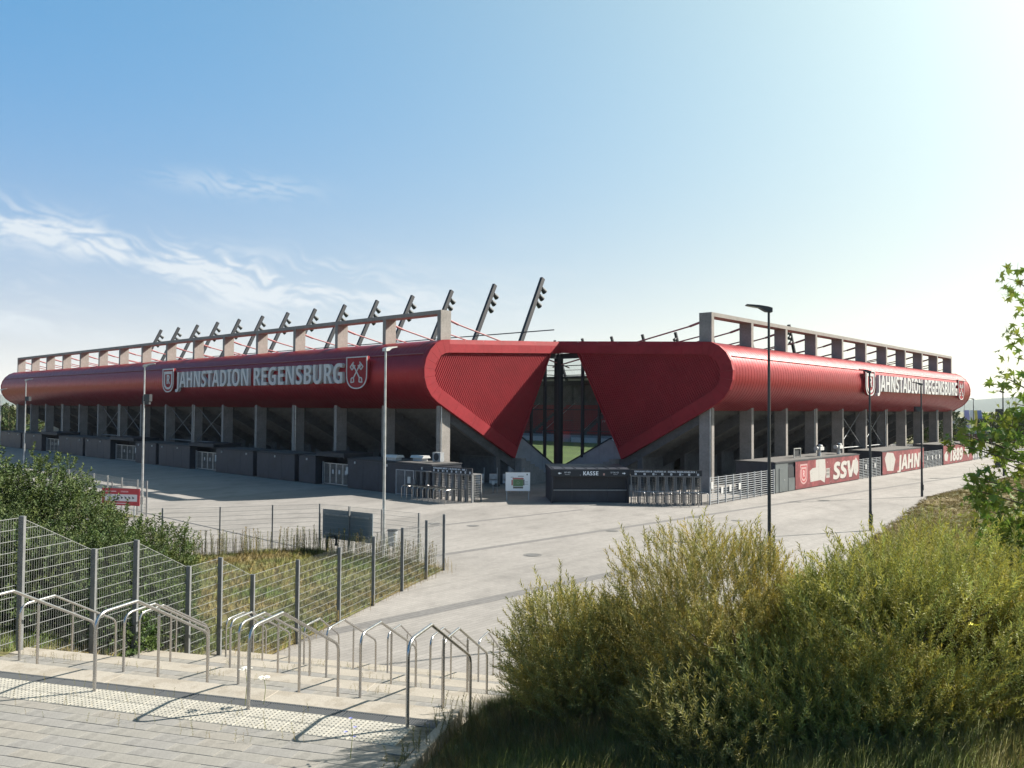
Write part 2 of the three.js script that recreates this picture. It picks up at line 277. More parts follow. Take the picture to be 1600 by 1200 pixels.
// ------------------------------------------------------------ ground, plaza, pitch
setting(new MB().poly([[-6000, -0.06, -3000], [6000, -0.06, -3000], [6000, -0.06, 9000], [-6000, -0.06, 9000]], [0, -5, 0]).build('ground', M.field), 'flat dry fields reaching the horizon');
const EDGE = [[2.5, 19.6], [8.4, 26.4], [20.6, 45.6], [32.4, 63.6], [51.5, 84], [75, 111], [150, 196]];     // right-hand edge of the paving
{
  const g = new THREE.Group(); g.name = 'plaza'; scene.add(g); setting(g, 'pale grey paved forecourt in front of the stadium');
  const [px, pd] = plan(0, 0), rot = (x, d) => [x, d];
  const pts = [[-160, 6], [-8.2, 17.5], [-5.2, 20], [2.5, 19.6], ...EDGE.slice(1), [80, 420], [-300, 300]];
  const shape = pts.map(([x, d]) => { const dx = x - OX, dd = d - OD; return [dx * uR[0] + dd * uR[1], dx * uL[0] + dd * uL[1]]; });   // stones follow the stadium's axes
  const inside = (x, y) => { let c = false; for (let i = 0, j = shape.length - 1; i < shape.length; j = i++) { const [xi, yi] = shape[i], [xj, yj] = shape[j]; if ((yi > y) !== (yj > y) && x < (xj - xi) * (y - yi) / (yj - yi) + xi) c = !c; } return c; };
  const stain = (a, b) => { const n = fbm(a * 0.11 + 30, b * 0.11 + 60, 4), w = fbm(a * 0.5 + 9, b * 0.5 + 5, 3), t = fbm(a * 0.03 + 80, b * 0.4 + 15, 3), sp = smooth(0.66, 0.74, fbm(a * 1.4 + 3, b * 1.4 + 90, 3)); return (0.86 + 0.28 * n) * (0.93 + 0.14 * w) * (1 - 0.1 * smooth(0.55, 0.7, t)) * (1 - 0.16 * sp); };
  const P = [], U = [], C = [], I = [], key = new Map(), va = (a, b) => { const k = a + '/' + b; if (!key.has(k)) { key.set(k, P.length / 3); P.push(a, 0, -b); U.push(a, b); const t = stain(a, b); C.push(t, t * 0.995, t * 0.985); } return key.get(k); };
  // fine cells near the camera, coarse ones far away; the outline is closed by the banks and stairs that overlap it
  for (let a = -100; a < 130; a += 1) for (let b = -60; b < 150; b += 1) { const [x, d] = plan(a + 0.5, b + 0.5); if (d < 8 || d > 170 || Math.abs(x) > 110) continue; const t = (a > 1 && a < 100 && b > 1 && b < 136); if (t && (a + b) > 34 && a > 16 && b > 17) continue; const ok = [[0, 0], [1, 0], [1, 1], [0, 1]].filter(([i, j]) => inside(a + i, b + j)).length; if (!ok) continue; const q = [va(a, b), va(a + 1, b), va(a + 1, b + 1), va(a, b + 1)]; I.push(q[0], q[1], q[2], q[0], q[2], q[3]); }
  const pg = new THREE.BufferGeometry(); pg.setAttribute('position', new THREE.Float32BufferAttribute(P, 3)); pg.setAttribute('uv', new THREE.Float32BufferAttribute(U, 2)); pg.setAttribute('color', new THREE.Float32BufferAttribute(C, 3)); pg.setIndex(I); pg.computeVertexNormals();
  const p = mesh('paving', pg, M.plaza, g); p.rotation.y = TURN; p.position.set(OX, 0, -OD);
  // darker stone courses across the forecourt, 4 mm proud
  const bands = [[[-34, -11.2], [-3, -13.7], 0.62], [[-30, -3.6], [60, -10.6], 0.42], [[-20, 3.4], [-0.5, 1.1], 0.32], [[-21.6, 32], [-21.9, -2], 0.12, 1]];
  for (const [q0, q1, w, slot] of bands) { const [ax, ad] = q0, [bx, bd] = q1, l = Math.hypot(bx - ax, bd - ad), nx = -(bd - ad) / l * w / 2, nd = (bx - ax) / l * w / 2;
    const o = new MB().poly([[ax + nx, 0.004, ad + nd], [bx + nx, 0.004, bd + nd], [bx - nx, 0.004, bd - nd], [ax - nx, 0.004, ad - nd]], [ax, -4, ad]).build(slot ? 'slot_drain' : 'paving_band', slot ? M.kioskDark : M.band, g); o.rotation.y = TURN; o.position.set(OX, 0, -OD); }
  for (const [x, d, r] of [[1.0, 37.5, 0.36], [11.5, 51, 0.34], [5.6, 45, 0.3], [-4.5, 47.3, 0.32], [-2.2, 46.6, 0.3], [13.8, 49.5, 0.3]]) {
    const c = (k, rr, y) => [x + Math.cos(k / 20 * 6.2832) * rr, y, d + Math.sin(k / 20 * 6.2832) * rr], m = new MB();
    for (let k = 0; k < 20; k++) { m.poly([c(k, r + 0.07, 0.006), c(k + 1, r + 0.07, 0.006), c(k + 1, r, 0.006), c(k, r, 0.006)], [x, -2, d]); m.poly([c(k, r * 0.9, 0.009), c(k + 1, r * 0.9, 0.009), [x, 0.009, d]], [x, -2, d]); }
    m.build('manhole_cover', M.concreteDark, g);
  }
}

// ------------------------------------------------------------ stadium
const stadium = sthing('stadium', 'stadium with rounded red metal facade, concrete fins and floodlight masts', 'stadium', 0, 0);
const sm = () => new MB();                                           // (a, h, b), origin at the stadium corner
const LEFT = (t, h, q) => [q, h, t], RIGHT = (t, h, q) => [t, h, q], FARL = (t, h, q) => [103.5 - q, h, t], FARS = (t, h, q) => [t, h, 139 - q];
const CQ = 0.6, CH = 9.6, RO = 2.65, SLOPE = -0.543;
const arc = (r, d0, d1, n) => Array.from({ length: n + 1 }, (_, i) => { const a = (d0 + (d1 - d0) * i / n) * Math.PI / 180; return [CQ + r * Math.cos(a), CH + r * Math.sin(a)]; });
const topH = (q, off = 0) => 12.25 + 0.0525 * (q - 0.6) - off;
function facadeTube(W, t0, t1) {
  const prof = [[3.2, topH(3.2)], ...arc(RO, 90, 241.5, 26), [0.45, 6.66]], N = prof.length;
  const norms = prof.map((p, i) => { const a = prof[Math.max(0, i - 1)], b = prof[Math.min(N - 1, i + 1)], l = Math.hypot(b[0] - a[0], b[1] - a[1]); return [-(b[1] - a[1]) / l * -1, (b[0] - a[0]) / l * -1]; });
  norms.forEach((n, i) => { const ox = prof[i][0] - (i === 0 ? prof[i][0] : CQ), oy = prof[i][1] - (i === 0 ? prof[i][1] - 1 : CH); if (n[0] * ox + n[1] * oy < 0) { n[0] *= -1; n[1] *= -1; } });
  const m = sm(), S = [[0, 0], [0.46, 0], [0.475, 0.011], [0.495, 0.011]];   // standing seams every half metre
  const ts = []; for (let t = t0; t < t1; t += 0.51) for (const [dt, e] of S) if (t + dt < t1) ts.push([t + dt, e]); ts.push([t1, 0]);
  const len = [0]; for (let i = 1; i < N; i++) len.push(len[i - 1] + Math.hypot(prof[i][0] - prof[i - 1][0], prof[i][1] - prof[i - 1][1]));
  const P = (k, i) => { const [t, e] = ts[k], n = norms[i]; return m.m(W(t, prof[i][1] + n[1] * e, prof[i][0] + n[0] * e)); };
  const o = m.m(W(0, 0, 0)), nv = norms.map((n) => m.m(W(0, n[1], n[0])).sub(o));
  for (let k = 0; k + 1 < ts.length; k++) for (let i = 0; i + 1 < N; i++) {
    let a = P(k, i), b = P(k + 1, i), c = P(k + 1, i + 1), d = P(k, i + 1); const A = [ts[k][0], len[i]], B = [ts[k + 1][0], len[i]], C = [ts[k + 1][0], len[i + 1]], D = [ts[k][0], len[i + 1]];
    const fn = b.clone().sub(a).cross(c.clone().sub(a));
    if (ts[k][1] !== ts[k + 1][1]) { const q = fn.normalize(); m.tri3(a, b, c, q, q, q, A, B, C); m.tri3(a, c, d, q, q, q, A, C, D); continue; }
    if (fn.dot(nv[i]) > 0) { m.tri3(a, b, c, nv[i], nv[i], nv[i + 1], A, B, C); m.tri3(a, c, d, nv[i], nv[i + 1], nv[i + 1], A, C, D); }
    else { m.tri3(a, c, b, nv[i], nv[i + 1], nv[i], A, C, B); m.tri3(a, d, c, nv[i], nv[i + 1], nv[i + 1], A, D, C); }
  }
  return m.build('facade_cladding', M.red, stadium);
}
facadeTube(LEFT, 15.7, 122.4); facadeTube(RIGHT, 14.85, 86.6);
for (const [W, t0, t1] of [[LEFT, 16, 122.4], [RIGHT, 15.2, 86.6]]) {                    // rain gutter strip along the nose
  const m = sm(); m.bar(W(t0, 11.03, -1.68), W(t1, 11.03, -1.68), 0.1, 0.07, W(0, 0.6, -0.8)); m.build('gutter_strip', M.redRod, stadium);
}
// end faces: frame of separate sheets round a ribbed panel
const FACE_TIP = [8.43, 2.4], SL0 = [8.8, 3.33], SL1 = [13.32, 11.86];
function endFace(W, t0, near, cEnd) {
  const s = near ? 1 : -1, seg = [];                                  // s: which way is into the stand
  const tops = [cEnd > 14 ? cEnd : 99, 13.32, 11.1, 8.9, 6.7, 4.5, 2.4, 0.6];
  const top = tops.filter((q) => q <= cEnd).map((q) => [[q, topH(q)], [q, mix(11.2, 11.9, (q - 0.6) / 14.2)]]);
  const A0 = arc(2.7, 90, 241.5, 9), A1 = arc(1.6, 90, 241.5, 9), bend = A0.map((p, i) => [p, A1[i]]).slice(1);
  const dO = A0[9], dI = A1[9], diag = [0.2, 0.42, 0.63, 0.83, 1].map((k) => [[mix(dO[0], FACE_TIP[0], k), mix(dO[1], FACE_TIP[1], k)], [mix(dI[0], SL0[0], k), mix(dI[1], SL0[1], k)]]);
  seg.push(...top, ...bend, ...diag);
  for (let i = 0; i + 1 < seg.length; i++) {
    const [a, b] = seg[i], [c, d] = seg[i + 1], g = 0.006, sh = (p, q) => { const l = Math.hypot(q[0] - p[0], q[1] - p[1]); return [p[0] + (q[0] - p[0]) * g / l, p[1] + (q[1] - p[1]) * g / l]; };
    const fold = i < top.length - 1 ? 0.36 : 0;                        // the top strip is folded back a little
    const quad = [sh(a, c), sh(c, a), sh(d, b), sh(b, d)], m = sm();
    if (!fold) m.prism(quad, t0, t0 + s * 0.34, (u, v, w) => W(w, v, u));
    else {
      const k = 0.35, p1 = [mix(quad[0][0], quad[3][0], k), mix(quad[0][1], quad[3][1], k)], p2 = [mix(quad[1][0], quad[2][0], k), mix(quad[1][1], quad[2][1], k)];
      m.prism([p1, p2, quad[2], quad[3]], t0, t0 + s * 0.34, (u, v, w) => W(w, v, u));
      const c0 = W(t0 + s * 0.2, (p1[1] + quad[0][1]) / 2 - 0.1, (p1[0] + p2[0]) / 2);
      m.poly([W(t0, p1[1], p1[0]), W(t0, p2[1], p2[0]), W(t0 + s * 0.07, quad[1][1], quad[1][0]), W(t0 + s * 0.07, quad[0][1], quad[0][0])], c0);
      m.poly([W(t0 + s * 0.07, quad[0][1], quad[0][0]), W(t0 + s * 0.07, quad[1][1], quad[1][0]), W(t0 + s * 0.34, quad[1][1], quad[1][0]), W(t0 + s * 0.34, quad[0][1], quad[0][0])], c0);
    }
    m.build('frame_panel', M.redSheet, stadium);
  }
  // ribs parallel to the slanted inner edge, clipped to the recess
  const P = [SL1, [0.6, 11.2], ...arc(1.6, 90, 241.5, 14).slice(1), SL0], e = [SL1[0] - SL0[0], SL1[1] - SL0[1]], el = Math.hypot(...e), ex = e[0] / el, ey = e[1] / el, nx = ey, ny = -ex;
  const span = (t) => { const hit = []; for (let i = 0; i < P.length; i++) { const p = P[i], q = P[(i + 1) % P.length], a = p[0] * nx + p[1] * ny - t, b = q[0] * nx + q[1] * ny - t; if ((a < 0) !== (b < 0)) { const k = a / (a - b); hit.push((p[0] + (q[0] - p[0]) * k) * ex + (p[1] + (q[1] - p[1]) * k) * ey); } } return hit.length > 1 ? [Math.min(...hit), Math.max(...hit)] : null; };
  const m = sm(), tMax = SL0[0] * nx + SL0[1] * ny, pitch = 0.2;
  const at = (t, u, w) => W(w, t * ny + u * ey, t * nx + u * ex);
  const wv = t0 + s * 0.26, wr = t0 + s * 0.19, back = t0 + s * 3;
  for (let t = tMax - 0.001; t > -9; t -= pitch) {
    const ks = [[0, wv], [0.07, wv], [0.09, wr], [0.18, wr], [0.2, wv]];
    for (let i = 0; i + 1 < ks.length; i++) { const ta = t - ks[i][0], tb = t - ks[i + 1][0], sa = span(ta), sb = span(tb); if (!sa || !sb) continue;
      m.poly([at(ta, sa[0], ks[i][1]), at(ta, sa[1], ks[i][1]), at(tb, sb[1], ks[i + 1][1]), at(tb, sb[0], ks[i + 1][1])], at(ta, (sa[0] + sa[1]) / 2, back)); }
  }
  m.build('ribbed_panel', M.redSheet, stadium);
  // edge trim along the slanted side and a dark backing
  sm().prism([[FACE_TIP[0], FACE_TIP[1]], SL0, SL1, [SL1[0] + 0.1, SL1[1]], [SL0[0] + 0.12, SL0[1] - 0.05], [FACE_TIP[0] + 0.08, FACE_TIP[1] - 0.02]], t0 + s * 0.02, t0 + s * 0.36, (u, v, w) => W(w, v, u)).build('edge_trim', M.redSheet, stadium);
  sm().prism([[13.3, 11.8], [13.25, 12.7], [0.6, 12.1], ...arc(2.5, 90, 241.5, 12), [8.3, 2.55], [8.75, 3.4]], t0 + s * 0.3, t0 + s * 0.36, (u, v, w) => W(w, v, u)).build('backing_sheet', M.kioskDark, stadium);
}
endFace(LEFT, 15.42, true, 14.575); endFace(RIGHT, 14.58, true, 15.755);
endFace(LEFT, 122.6, false, 13.4); endFace(RIGHT, 86.9, false, 13.4);

// fins, top beams, tie rods, rakers
function frameRow(W, t0, n, tieFrom = 0) {
  for (let i = 0; i < n; i++) {
    const t = t0 + BAY * i;
    const f = sm(); f.box(...[W(t, 0, 0), W(t + 0.42, 14.31, 1.12)].reduce((a, b) => [a[0], b[0], a[1], b[1], a[2], b[2]])); f.build('fin', M.concrete, stadium);
    sm().tube([W(t + 0.2, 13.9, 1.1), W(t + 0.2, 13.62, 2.1)], 0.1, 8).tube([W(t + 0.2, 13.62, 2.1), W(t + 0.2, 10.66, 16.8)], 0.065, 8).build('tie_rod', M.redRod, stadium);
    sm().tube([W(t + 0.2, 12.75, 1.1), W(t + 0.2, 11.6, 7.6)], 0.055, 8).build('tie_rod', M.redRod, stadium);
    sm().prism([[1.125, 6.55], [12.4, 0.45], [12.4, 0.02], [11.4, 0.02], [1.125, 5.55]], t + 0.02, t + 0.4, (u, v, w) => W(w, v, u)).build('raker_beam', M.shadedConcrete, stadium);
    if (i % 3 === 0) sm().tube([W(t - 0.07, 0.1, 0.1), W(t - 0.07, 6.95, 0.1)], 0.05, 8).build('downpipe', M.galv, stadium);
    sm().box(...[W(t + 0.03, 0, 6.6), W(t + 0.39, 3.0, 7.1)].reduce((a, b) => [a[0], b[0], a[1], b[1], a[2], b[2]])).build('inner_column', M.shadedConcrete, stadium);
  }
  sm().box(...[W(t0 - 0.004, 14.314, -0.004), W(t0 + BAY * (n - 1) + 0.424, 14.64, 1.124)].reduce((a, b) => [a[0], b[0], a[1], b[1], a[2], b[2]])).build('top_beam', M.concrete, stadium);
}
frameRow(LEFT, EL, 16); frameRow(RIGHT, ER, 11);
// terraces with stepped soffit, seats, roof, back wall
const seatGeo = new MB().box(-0.21, 0.21, 0.36, 0.42, -0.2, 0.22).box(-0.21, 0.21, 0.42, 0.78, 0.16, 0.21).box(-0.03, 0.03, 0, 0.36, 0.05, 0.12).geo();
const boxOf = (A, B) => [Math.min(A[0], B[0]), Math.max(A[0], B[0]), Math.min(A[1], B[1]), Math.max(A[1], B[1]), Math.min(A[2], B[2]), Math.max(A[2], B[2])];
function stand(W, t0, t1, yaw, openings = []) {
  const rows = 15, run = 0.8, rise = 0.43, up = [], dn = [];
  for (let k = 0; k < rows; k++) { const q = 0.5 + run * k, h = 7.15 - rise * k; up.push([q, h], [q + run, h]); dn.push([q, h - 0.42], [q + run, h - 0.42]); }
  sm().prism([...up, ...dn.reverse()], t0, t1, (u, v, w) => W(w, v, u)).build('terrace', M.shadedConcrete, stadium);
  sm().box(...boxOf(W(t0, 0, 12.52), W(t1, 1.15, 12.7))).build('front_wall', M.wallPanel, stadium);
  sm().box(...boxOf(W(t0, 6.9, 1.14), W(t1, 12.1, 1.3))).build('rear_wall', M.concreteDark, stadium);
  sm().prism([[0.9, 12.0], [14.9, 12.72], [14.9, 12.9], [0.9, 12.2]], t0, t1, (u, v, w) => W(w, v, u)).build('stand_roof', M.roofDark, stadium);
  sm().box(...boxOf(W(t0 + 0.1, 12.5, 14.905), W(t1 - 0.1, 13.0, 15.0))).build('roof_fascia', M.white, stadium);
  const list = []; for (let k = 1; k < rows; k++) for (let t = t0 + 0.8; t < t1 - 0.5; t += 0.52) { if (((t - t0) % 14.02) > 12.6) continue; list.push(W(t, 7.15 - rise * k, 0.5 + run * k + 0.35)); }
  const im = new THREE.InstancedMesh(seatGeo, M.seatRed, list.length), m4 = new THREE.Matrix4(), qq = new THREE.Quaternion().setFromAxisAngle(V(0, 1, 0), yaw), one = V(1, 1, 1);
  list.forEach((p, i) => im.setMatrixAt(i, m4.compose(V(p[0], p[1], -p[2]), qq, one))); im.name = 'seat_rows'; im.userData.kind = 'stuff'; im.castShadow = im.receiveShadow = true; stadium.add(im);
  // concourse wall under the terrace, with doorways left open
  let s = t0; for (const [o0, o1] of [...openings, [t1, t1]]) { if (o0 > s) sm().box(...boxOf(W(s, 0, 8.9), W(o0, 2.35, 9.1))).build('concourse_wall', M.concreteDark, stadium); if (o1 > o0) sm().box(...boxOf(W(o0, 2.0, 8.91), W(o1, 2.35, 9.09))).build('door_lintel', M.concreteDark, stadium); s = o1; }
}
// yaw turns the seat's front (towards -d of its own axes) to the pitch
stand(LEFT, EL + 0.3, 121.3, Math.PI / 2, [[29.6, 32], [33.2, 35], [43.4, 45.2], [56, 58], [70, 72], [84, 86], [98, 100.5], [112, 118]]);
stand(RIGHT, ER + 0.3, 85.6, Math.PI, [[24, 26], [38, 40], [52, 54.4], [62, 70], [72, 80]]);
stand(FARL, EL + 0.3, 121.3, -Math.PI / 2, []);
stand(FARS, ER + 0.3, 85.6, 0, []);
sm().box(103.5, 103.9, 0, 12.4, EL, 121.3).build('far_rear_wall', M.redSheet, stadium);
sm().box(ER, 85.6, 0, 12.4, 139, 139.4).build('far_rear_wall', M.redSheet, stadium);
// raised roof strip, masts with floodlights
function masts(W, t0, n) {
  sm().prism([[15.05, 12.9], [18.6, 13.1], [18.6, 13.28], [15.05, 13.08]], t0 - 3, t0 + BAY * (n - 1) + 3, (u, v, w) => W(w, v, u)).build('roof_edge', M.steelDark, stadium);
  for (let i = 0; i < n; i++) {
    const t = t0 + BAY * i, q = (h) => 17.73 + (h - 13.75) * 0.4895;
    const m = sm().bar(W(t + 0.2, 12.2, q(12.2)), W(t + 0.2, 20.5, q(20.5)), 0.34, 0.46, W(1, 0, 0)).build('mast', M.steelDark, stadium);
    for (const [k, h] of [[0, 19.3], [1, 18.5], [2, 17.7]]) {
      const l = sm(); l.tube([W(t + 0.2, h, q(h) + 0.15), W(t + 0.2, h, q(h) + 0.62)], 0.05, 6); l.tube([W(t + 0.2, h + 0.14, q(h) + 0.45), W(t + 0.2, h - 0.22, q(h) + 0.95)], 0.2, 10, 0.3);
      l.build('floodlight', M.lampDark, m);
    }
  }
  sm().tube([W(t0 - 4, 14.55, 17.9), W(t0 + BAY * (n - 1) + 3, 14.55, 17.9)], 0.055, 6).build('catwalk_rail', M.steelDark, stadium);
}
masts(LEFT, EL + BAY, 14); masts(FARL, EL + BAY, 14);
// wind bracing in some bays
for (const [W, t0, bays] of [[LEFT, EL, [5, 6, 8, 9]], [RIGHT, ER, [4, 5]]]) for (const k of bays) {
  const a = t0 + BAY * k + 0.42, b = t0 + BAY * (k + 1), m = sm(); m.tube([W(a, 6.6, 0.5), W(b, 2.75, 0.5)], 0.045, 6).tube([W(a, 2.75, 0.58), W(b, 6.6, 0.58)], 0.045, 6).tube([W(a, 2.7, 0.54), W(b, 2.7, 0.54)], 0.07, 6); m.build('cross_brace', M.steelRod, stadium);
}
// glazed corner between the two end faces
const clip = (poly, nx, ny, c) => { const out = []; for (let i = 0; i < poly.length; i++) { const p = poly[i], q = poly[(i + 1) % poly.length], a = p[0] * nx + p[1] * ny - c, b = q[0] * nx + q[1] * ny - c; if (a <= 0) out.push(p); if ((a < 0) !== (b < 0) && a !== b) { const k = a / (a - b); out.push([p[0] + (q[0] - p[0]) * k, p[1] + (q[1] - p[1]) * k]); } } return out; };
for (const [W, t0, cq] of [[LEFT, 16.02, 15.05], [RIGHT, 15.19, 15.9]]) {
  const hole = [[8.85, 3.4], [13.3, 11.8], [cq, 11.8], [cq, 1.05], [10.06, 4.07]];
  const cols = [8.5, 11.3, 13.2, cq], rowsH = [0.9, 4.7, 6.65, 9.85, 10.75, 11.8];
  for (let i = 0; i + 1 < cols.length; i++) for (let j = 0; j + 1 < rowsH.length; j++) {
    // convex pieces of the opening: right of the slanted edge, above the sloping wall
    let p = [[cols[i] + 0.09, rowsH[j] + 0.03], [cols[i + 1] - 0.09, rowsH[j] + 0.03], [cols[i + 1] - 0.09, rowsH[j + 1] - 0.03], [cols[i] + 0.09, rowsH[j + 1] - 0.03]];
    p = clip(p, -0.8836, 0.4682, -8.95 * 0.8836 + 3.4 * 0.4682);
    p = clip(p, -0.5088, -0.8609, -(10.06 * 0.5088 + 4.15 * 0.8609));
    if (p.length > 2 && Math.abs(THREE.ShapeUtils.area(p.map((q) => new THREE.Vector2(...q)))) > 0.05) sm().prism(p, t0, t0 + 0.012, (u, v, w) => W(w, v, u)).build('glass_pane', M.glass, stadium);
  }
  const m = (q, w) => { const low = 4.15 - (q - 10.06) * 0.591, hi = q < 13.3 ? 3.4 + (q - 8.85) / 0.5298 : 11.9; sm().box(...boxOf(W(t0 - 0.1, Math.max(low, 1), q - w / 2), W(t0 + 0.12, Math.min(hi, 11.9), q + w / 2))).build('glazing_post', M.steelDark, stadium); };
  m(11.3, 0.2); m(13.2, 0.24);
  for (const h of rowsH.slice(1, 5)) { const q0 = 8.95 + (h - 3.4) * 0.5298; sm().box(...boxOf(W(t0 - 0.04, h - 0.035, q0), W(t0 + 0.05, h + 0.035, cq - 0.2))).build('glazing_rail', M.steelDark, stadium); }
  sm().box(...boxOf(W(t0 - 0.1, 11.42, 13.15), W(t0 + 0.2, 11.9, cq))).build('glazing_header', M.steelDark, stadium);
  // sloping stair wall below the glass, in sheets with open joints
  const wall = [[8.3, 0.02], [8.3, 2.3], [8.9, 3.3], [10.06, 4.05], [cq, 1.1], [cq, 0.02]];
  for (const [x0, x1] of [[8.3, 9.6], [9.6, 11.2], [11.2, 12.8], [12.8, cq]]) { let p = clip(clip(wall, -1, 0, -x0 - 0.012), 1, 0, x1 - 0.012); if (p.length > 2) sm().prism(p, t0 - 0.06, t0 + 0.1, (u, v, w) => W(w, v, u)).build('stair_wall_panel', M.wallPanel, stadium); }
  sm().bar(W(t0, 4.14, 10.0), W(t0, 1.15, cq), 0.3, 0.1, W(1, 0, 0)).build('stair_wall_coping', M.steelDark, stadium);
  for (let k = 0; k < 8; k++) sm().box(...boxOf(W(t0 - 0.9, 0.01, 9.0 + k * 0.6), W(t0 - 0.1, 2.35 - k * 0.28, 9.6 + k * 0.6 - 0.003))).build('stair_block', M.concrete, stadium);
}
sm().box(14.9, 15.5, 0, 11.95, 15.75, 16.35).build('corner_post', M.steelDark, stadium);
sm().bar([15.2, 12.5, 16], [17.5, 13.0, 18.5], 0.4, 0.5).build('corner_beam', M.steelDark, stadium);
// pitch
const pitchTop = new MB().poly([[13.5, 0.02, 14.5], [82, 0.02, 14.5], [82, 0.02, 119], [13.5, 0.02, 119]], [50, -5, 50]).build('pitch', M.pitch, stadium);
// perimeter boards and a few banners on the far stand
for (let k = 0; k < 14; k++) sm().box(82.6, 82.75, 0.03, 1.0, 22 + k * 6.6, 28.3 + k * 6.6).build('perimeter_board', k % 3 === 1 ? M.wallPanel : M.white, stadium);

for (const [b0, b1, h, mm] of [[64, 70, 3.4, M.white], [78, 88, 3.4, M.concreteDark], [94, 99, 3.4, M.white], [52, 57, 5.6, M.white]]) { const q = 0.5 + (7.15 - h) / 0.43 * 0.8; sm().box(103.5 - q - 0.1, 103.5 - q, h - 0.1, h + 0.75, b0, b1).build('stand_banner', mm, stadium); }
for (let k = 0; k < 9; k++) { const b = 30 + k * 10.5; sm().bar([103.4 - 12.3, 1.6, b], [103.4 - 1, 8.0, b], 0.06, 0.06).bar([103.4 - 12.3, 0.7, b], [103.4 - 12.3, 1.6, b], 0.05, 0.05).bar([103.4 - 6.6, 3.8, b], [103.4 - 6.6, 4.8, b], 0.05, 0.05).build('aisle_rail', M.galv, stadium); }
// lettering and crests standing off the cladding
const font = await new FontLoader().loadAsync('fonts/droid/droid_sans_bold.typeface.json');
const toLeft = (g) => g.rotateY(-Math.PI / 2), toRight = (g) => g;
function lettering(text, W, width, hgt, from, depth, turn, pos) {
  // measure, then squeeze to the width
  const glyphs = []; let x = 0; const sc = hgt / (font.data.boundingBox ? 0.72 * font.data.resolution : 1000) ;
  for (const ch of text) { const gl = font.data.glyphs[ch] || font.data.glyphs['?']; glyphs.push([ch, x]); x += gl.ha; }
  const k = width / x;
  for (const [ch, gx] of glyphs) { if (ch === ' ') continue;
    const g = new TextGeometry(ch, { font, size: 1, depth, curveSegments: 5, bevelEnabled: false }); g.computeBoundingBox();
    const cap = new TextGeometry('H', { font, size: 1, depth, curveSegments: 2 }); cap.computeBoundingBox();
    const unit = cap.boundingBox.max.y, emScale = 1 / font.data.resolution;
    g.scale(k / emScale, hgt / unit, 1); g.translate(gx * k, 0, 0); turn(g); g.translate(...pos); g.computeVertexNormals();
    const o = mesh('letter', g, M.letter, stadium); o.userData.label = 'white raised letter ' + ch;
  }
}
lettering('JAHNSTADION REGENSBURG', LEFT, 31.7, 1.72, 0, 0.32, toLeft, [-2.02, 8.82, -57.35]);
lettering('JAHNSTADION REGENSBURG', RIGHT, 31.7, 1.76, 0, 0.32, toRight, [47.2, 8.84, 2.02]);
const shield = (w, h) => { const p = [[-w / 2, h]]; p.push([w / 2, h]); for (let i = 0; i <= 10; i++) { const t = i / 10; p.push([w / 2 * Math.cos(t * Math.PI / 2) ** 0.8, h * 0.42 * (1 - Math.sin(t * Math.PI / 2))]); } for (let i = 9; i >= 0; i--) { const t = i / 10; p.push([-w / 2 * Math.cos(t * Math.PI / 2) ** 0.8, h * 0.42 * (1 - Math.sin(t * Math.PI / 2))]); } return p; };
const off = (p, dx, dy, s, sy = s) => p.map(([x, y]) => [x * s + dx, y * sy + dy]);
